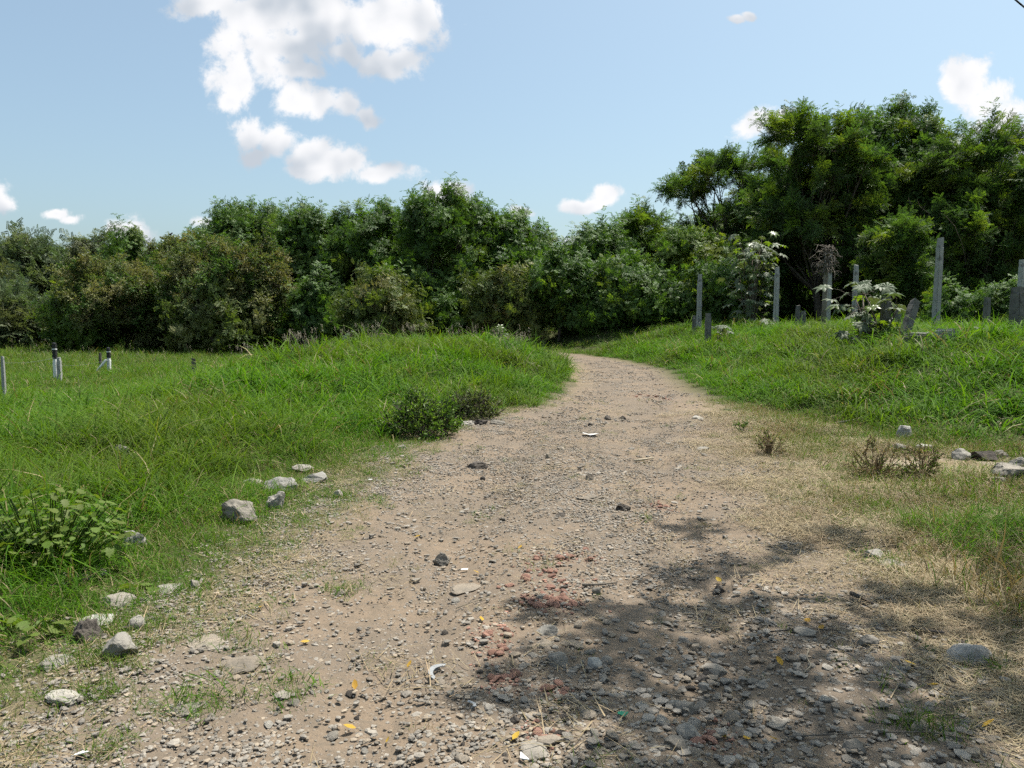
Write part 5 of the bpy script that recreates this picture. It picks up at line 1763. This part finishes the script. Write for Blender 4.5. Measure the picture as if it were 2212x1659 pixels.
# brick fragments
BR = [mesh_np('brick_fragment', *rock_shape(2, 3300 + i, 9, 0.05, (1, 0.8, 0.5)), [M['brick']], False) for i in range(5)]
NAMES = ['uppermost brick patch by the shade', 'wide brick patch in the middle of the track', 'dense brick patch above the shade', 'brick patch right of the dense one', 'tight brick heap in the left tip of the shade',
         'brick heap below the tight heap', 'faint brick patch up the track', 'farthest brick patch before the bend', 'brick patch by the pale flat bottom rock', 'thin brick patch left of the pale rocks', 'brick patch at the bottom right', 'brick bits left of the shade']
r_ = random.Random(77)
for j, (a, b, rx, ry, n) in enumerate(RUBBLE):
    for k in range(n):
        c = on_ground(a + r_.gauss(0, 0.45) * rx, b + r_.gauss(0, 0.45) * ry)
        s = r_.uniform(0.025, 0.065) * (1.6 if c.y > 9 else 1.0)
        o = obj('brick_fragment', BR[k % 5], loc=(c.x, c.y, c.z + s * 0.12), rot=(r_.gauss(0, 0.3), r_.gauss(0, 0.3), r_.uniform(0, 6.28)), scale=s)
        tag(o, 'red brick fragment in the ' + NAMES[j], 'brick', 'brick fragments on the track')

# fallen yellow leaves
def fallen_leaf():
    V = [(0, 0, 0), (0.3, 0.26, 0.08), (0.3, 0, 0.0), (0.3, -0.26, 0.06), (0.7, 0.22, 0.10), (0.68, 0, 0.02), (0.7, -0.22, 0.09), (1, 0, 0.12), (-0.25, 0.02, 0.03), (-0.25, -0.02, 0.03)]
    F = [(0, 2, 1), (0, 3, 2), (1, 2, 5, 4), (2, 3, 6, 5), (4, 5, 7), (5, 6, 7), (0, 8, 9)]
    return mesh_np('fallen_leaf', V, F, [M['yleaf']], True)


FL = fallen_leaf()
YL = [(567, 1315, 'left of the thin tan slab'), (670, 1392, 'above the bluish flat stone'), (1034, 1243, 'above the thin tan slab'), (1042, 1347, 'below the grey stick'), (767, 1498, 'in the lower middle of the track'), (770, 1582, 'near the bottom centre left'), (838, 1602, 'close to the bottom left of centre'),
      (1107, 1607, 'left of the pale flat bottom rock'), (880, 1450, 'in the bare centre of the track'), (1552, 1590, 'largest, in the lower right gravel'), (1618, 1602, 'orange, right of the largest one'), (1660, 1600, 'small, at the lower right'), (1558, 1262, 'by the dark stone in sunlight'), (1740, 1342, 'in the right straw'), (1770, 1357, 'pale, in the right straw'),
      (2032, 1485, 'in the shade at the right'), (2120, 1580, 'near the bottom right corner'), (895, 1165, 'on the upper left of the track'), (1425, 1475, 'in the shaded gravel'), (1690, 1445, 'in the shade left of the bark strip'), (1120, 1190, 'above the brick patch'), (1980, 1445, 'below the dark bark strip')]
for i, (a, b, w) in enumerate(YL):
    c = on_ground(a, b)
    r_ = random.Random(900 + i)
    tag(obj('fallen_leaf', FL, loc=(c.x, c.y, c.z + 0.016), rot=(r_.gauss(0, 0.25), r_.gauss(-0.1, 0.2), r_.uniform(0, 6.28)), scale=r_.uniform(0.04, 0.062)), 'yellow fallen leaf ' + w, 'leaf', 'yellow leaves on the ground')


# sticks, strips and scraps
def stick(name, label, pts, rad, mat, cat='stick', lift=0.012):
    P = []
    for (a, b) in pts:
        c = on_ground(a, b)
        P.append(c + Vector((0, 0, lift + rad)))
    mb = MB()
    mb.tube(P, [rad * (1 - 0.4 * i / max(1, len(P) - 1)) for i in range(len(P))], 6)
    return tag(obj(name, mb.mesh(name, [M[mat]])), label, cat)


stick('grey_stick', 'short straight grey stick beside the dense brick patch', [(1258, 1272), (1295, 1270), (1333, 1266)], 0.009, 'deadtwig')
stick('dry_twig', 'pale forked twig in the sunlit gap of the shade', [(1735, 1462), (1752, 1445), (1742, 1425), (1748, 1405)], 0.004, 'woodpale')
stick('dry_twig', 'thin twig lying left of the dense brick patch', [(985, 1320), (1040, 1300), (1100, 1282)], 0.003, 'woodpale')
stick('dry_twig', 'long thin twig crossing the lower right gravel', [(1380, 1500), (1500, 1515), (1620, 1535), (1760, 1560)], 0.003, 'deadtwig')
stick('dry_twig', 'long thin twig in the bottom right shade', [(1700, 1600), (1850, 1592), (2000, 1590), (2100, 1606)], 0.0035, 'deadtwig')
stick('dry_twig', 'dark branching twig in the right straw', [(1660, 1372), (1740, 1364), (1830, 1370), (1900, 1366)], 0.004, 'rockdark')
stick('dry_twig', 'curved twig in the middle of the track below the dark clod', [(1385, 1135), (1400, 1120), (1425, 1118), (1440, 1130)], 0.004, 'deadtwig')
stick('wood_splinter', 'pale wood splinter on the middle track', [(1125, 1053), (1158, 1049)], 0.008, 'woodpale')
stick('wood_splinter', 'pale wood splinter above the other one', [(1192, 1012), (1218, 1006)], 0.008, 'woodpale')
stick('bark_strip', 'dark strip of bark in the straw on the right', [(1838, 1292), (1862, 1302), (1885, 1315)], 0.014, 'rockdark')
stick('bark_strip', 'dark bark strip lying right of the shade near the right edge', [(1968, 1366), (2005, 1374), (2040, 1378)], 0.013, 'rockdark')
stick('wood_plank', 'thin whitish plank in the grass at the foot of the right bank', [(1808, 920), (1850, 913)], 0.022, 'rockpale', 'plank', 0.02)
stick('wood_splinter', 'pale wood chip right of the middle of the far track', [(1372, 1000), (1412, 994)], 0.014, 'woodpale')


def scrap(name, label, px, py, outline, size, mat, cat='litter', rz=0.0, curl=0.2, thick=0.004):
    c = on_ground(px, py)
    bm = bmesh.new()
    vs = [bm.verts.new((x * size, y * size, curl * size * (x * x - 0.3 * y))) for (x, y) in outline]
    bm.faces.new(vs)
    ext = bmesh.ops.extrude_face_region(bm, geom=bm.faces[:])
    for v in [g for g in ext['geom'] if isinstance(g, bmesh.types.BMVert)]:
        v.co.z += thick
    bmesh.ops.recalc_face_normals(bm, faces=bm.faces[:])
    me = bpy.data.meshes.new(name)
    bm.to_mesh(me)
    bm.free()
    me.materials.append(M[mat])
    return tag(obj(name, me, loc=(c.x, c.y, c.z + 0.015), rot=(0.1, 0.05, rz)), label, cat)


ARC = [(math.cos(a) * 0.5, math.sin(a) * 0.5) for a in np.linspace(1.9, 4.4, 8)] + [(math.cos(a) * 0.36, math.sin(a) * 0.38) for a in np.linspace(4.2, 2.1, 8)]
scrap('plastic_strip', 'curved grey plastic strip on the near track', 962, 1462, ARC, 0.15, 'plastic', rz=-0.3)
scrap('plastic_strip', 'small bent grey strip left of the shade', 1020, 1530, [(-0.5, -0.15), (0.1, -0.25), (0.5, 0.1), (0.4, 0.25), (0, -0.05), (-0.45, 0.1)], 0.06, 'plastic', rz=1.9)
scrap('paper_scrap', 'white crumpled scrap in the middle of the far track', 1275, 942, [(-0.5, -0.2), (0, -0.3), (0.5, -0.1), (0.35, 0.25), (-0.1, 0.15), (-0.4, 0.3)], 0.22, 'paper', curl=0.4)
scrap('plastic_shard', 'white pointed shard at the bottom edge', 1132, 1646, [(-0.5, 0.1), (0.5, -0.25), (0.1, 0.25)], 0.06, 'paper', rz=2.4)
scrap('plastic_scrap', 'small green plastic scrap in the lower right gravel', 1345, 1552, [(-0.5, -0.3), (0.1, -0.5), (0.5, 0.1), (0.1, 0.45), (-0.35, 0.3)], 0.045, 'green', curl=0.6)
scrap('plastic_shard', 'white pointed shard in the bottom left corner', 175, 1640, [(-0.5, -0.1), (0.5, 0.0), (0.1, 0.3)], 0.06, 'paper', rz=0.5)
scrap('paper_scrap', 'tiny white scrap in the short grass left of the track', 800, 1040, [(-0.5, -0.2), (0.4, -0.3), (0.4, 0.3), (-0.3, 0.3)], 0.045, 'paper', rz=0.5)
scrap('paper_scrap', 'pale cream scrap right of the rough grey stone', 1003, 1236, [(-0.5, -0.2), (0.4, -0.2), (0.5, 0.2), (-0.3, 0.2)], 0.05, 'paper', rz=0.2)


# ------------------------------------------------------------------ bird on a twig
def bird():
    p = at(368.5, 506, 51.2)
    host = [o for o in bpy.data.objects if o.get('label', '').startswith('sparse broadleaf tree between')][0]
    mb = MB()
    mb.tube([Vector(p) - host.location + Vector((0.25, 0.4, -2.0)), Vector(p) - host.location + Vector((0.1, 0.1, -0.9)), Vector(p) - host.location + Vector((0, 0, -0.085))], [0.02, 0.014, 0.008], 5)
    obj('twig', mb.mesh('twig', [M['bark']]), host)
    V, F = ico(2)
    B = MB()
    an = 0.7
    E = V * np.array([0.105, 0.058, 0.06])
    E = np.stack([E[:, 0] * math.cos(an) - E[:, 2] * math.sin(an), E[:, 1], E[:, 0] * math.sin(an) + E[:, 2] * math.cos(an)], 1)
    B.add(E, F)
    B.add(V * 0.042 + np.array([0.085, 0, 0.085]), F)
    B.tube([(0.115, 0, 0.085), (0.165, 0, 0.078)], [0.014, 0.002], 6)
    B.add([(-0.06, -0.02, -0.05), (-0.06, 0.02, -0.05), (-0.19, 0.03, -0.15), (-0.19, -0.03, -0.15), (-0.06, 0, -0.035)], [(0, 1, 2, 3), (0, 3, 4), (1, 4, 2), (2, 4, 3)])
    B.tube([(0, 0.015, -0.04), (0.0, 0.015, -0.085)], 0.006, 4)
    B.tube([(0, -0.015, -0.04), (0.0, -0.015, -0.085)], 0.006, 4)
    tag(obj('bird', B.mesh('bird', [M['bird']]), loc=p, rot=(0, 0, 0.4)), 'small dark bird perched on a treetop twig at the left', 'bird')


bird()

grass_fields()
gravel_fields()
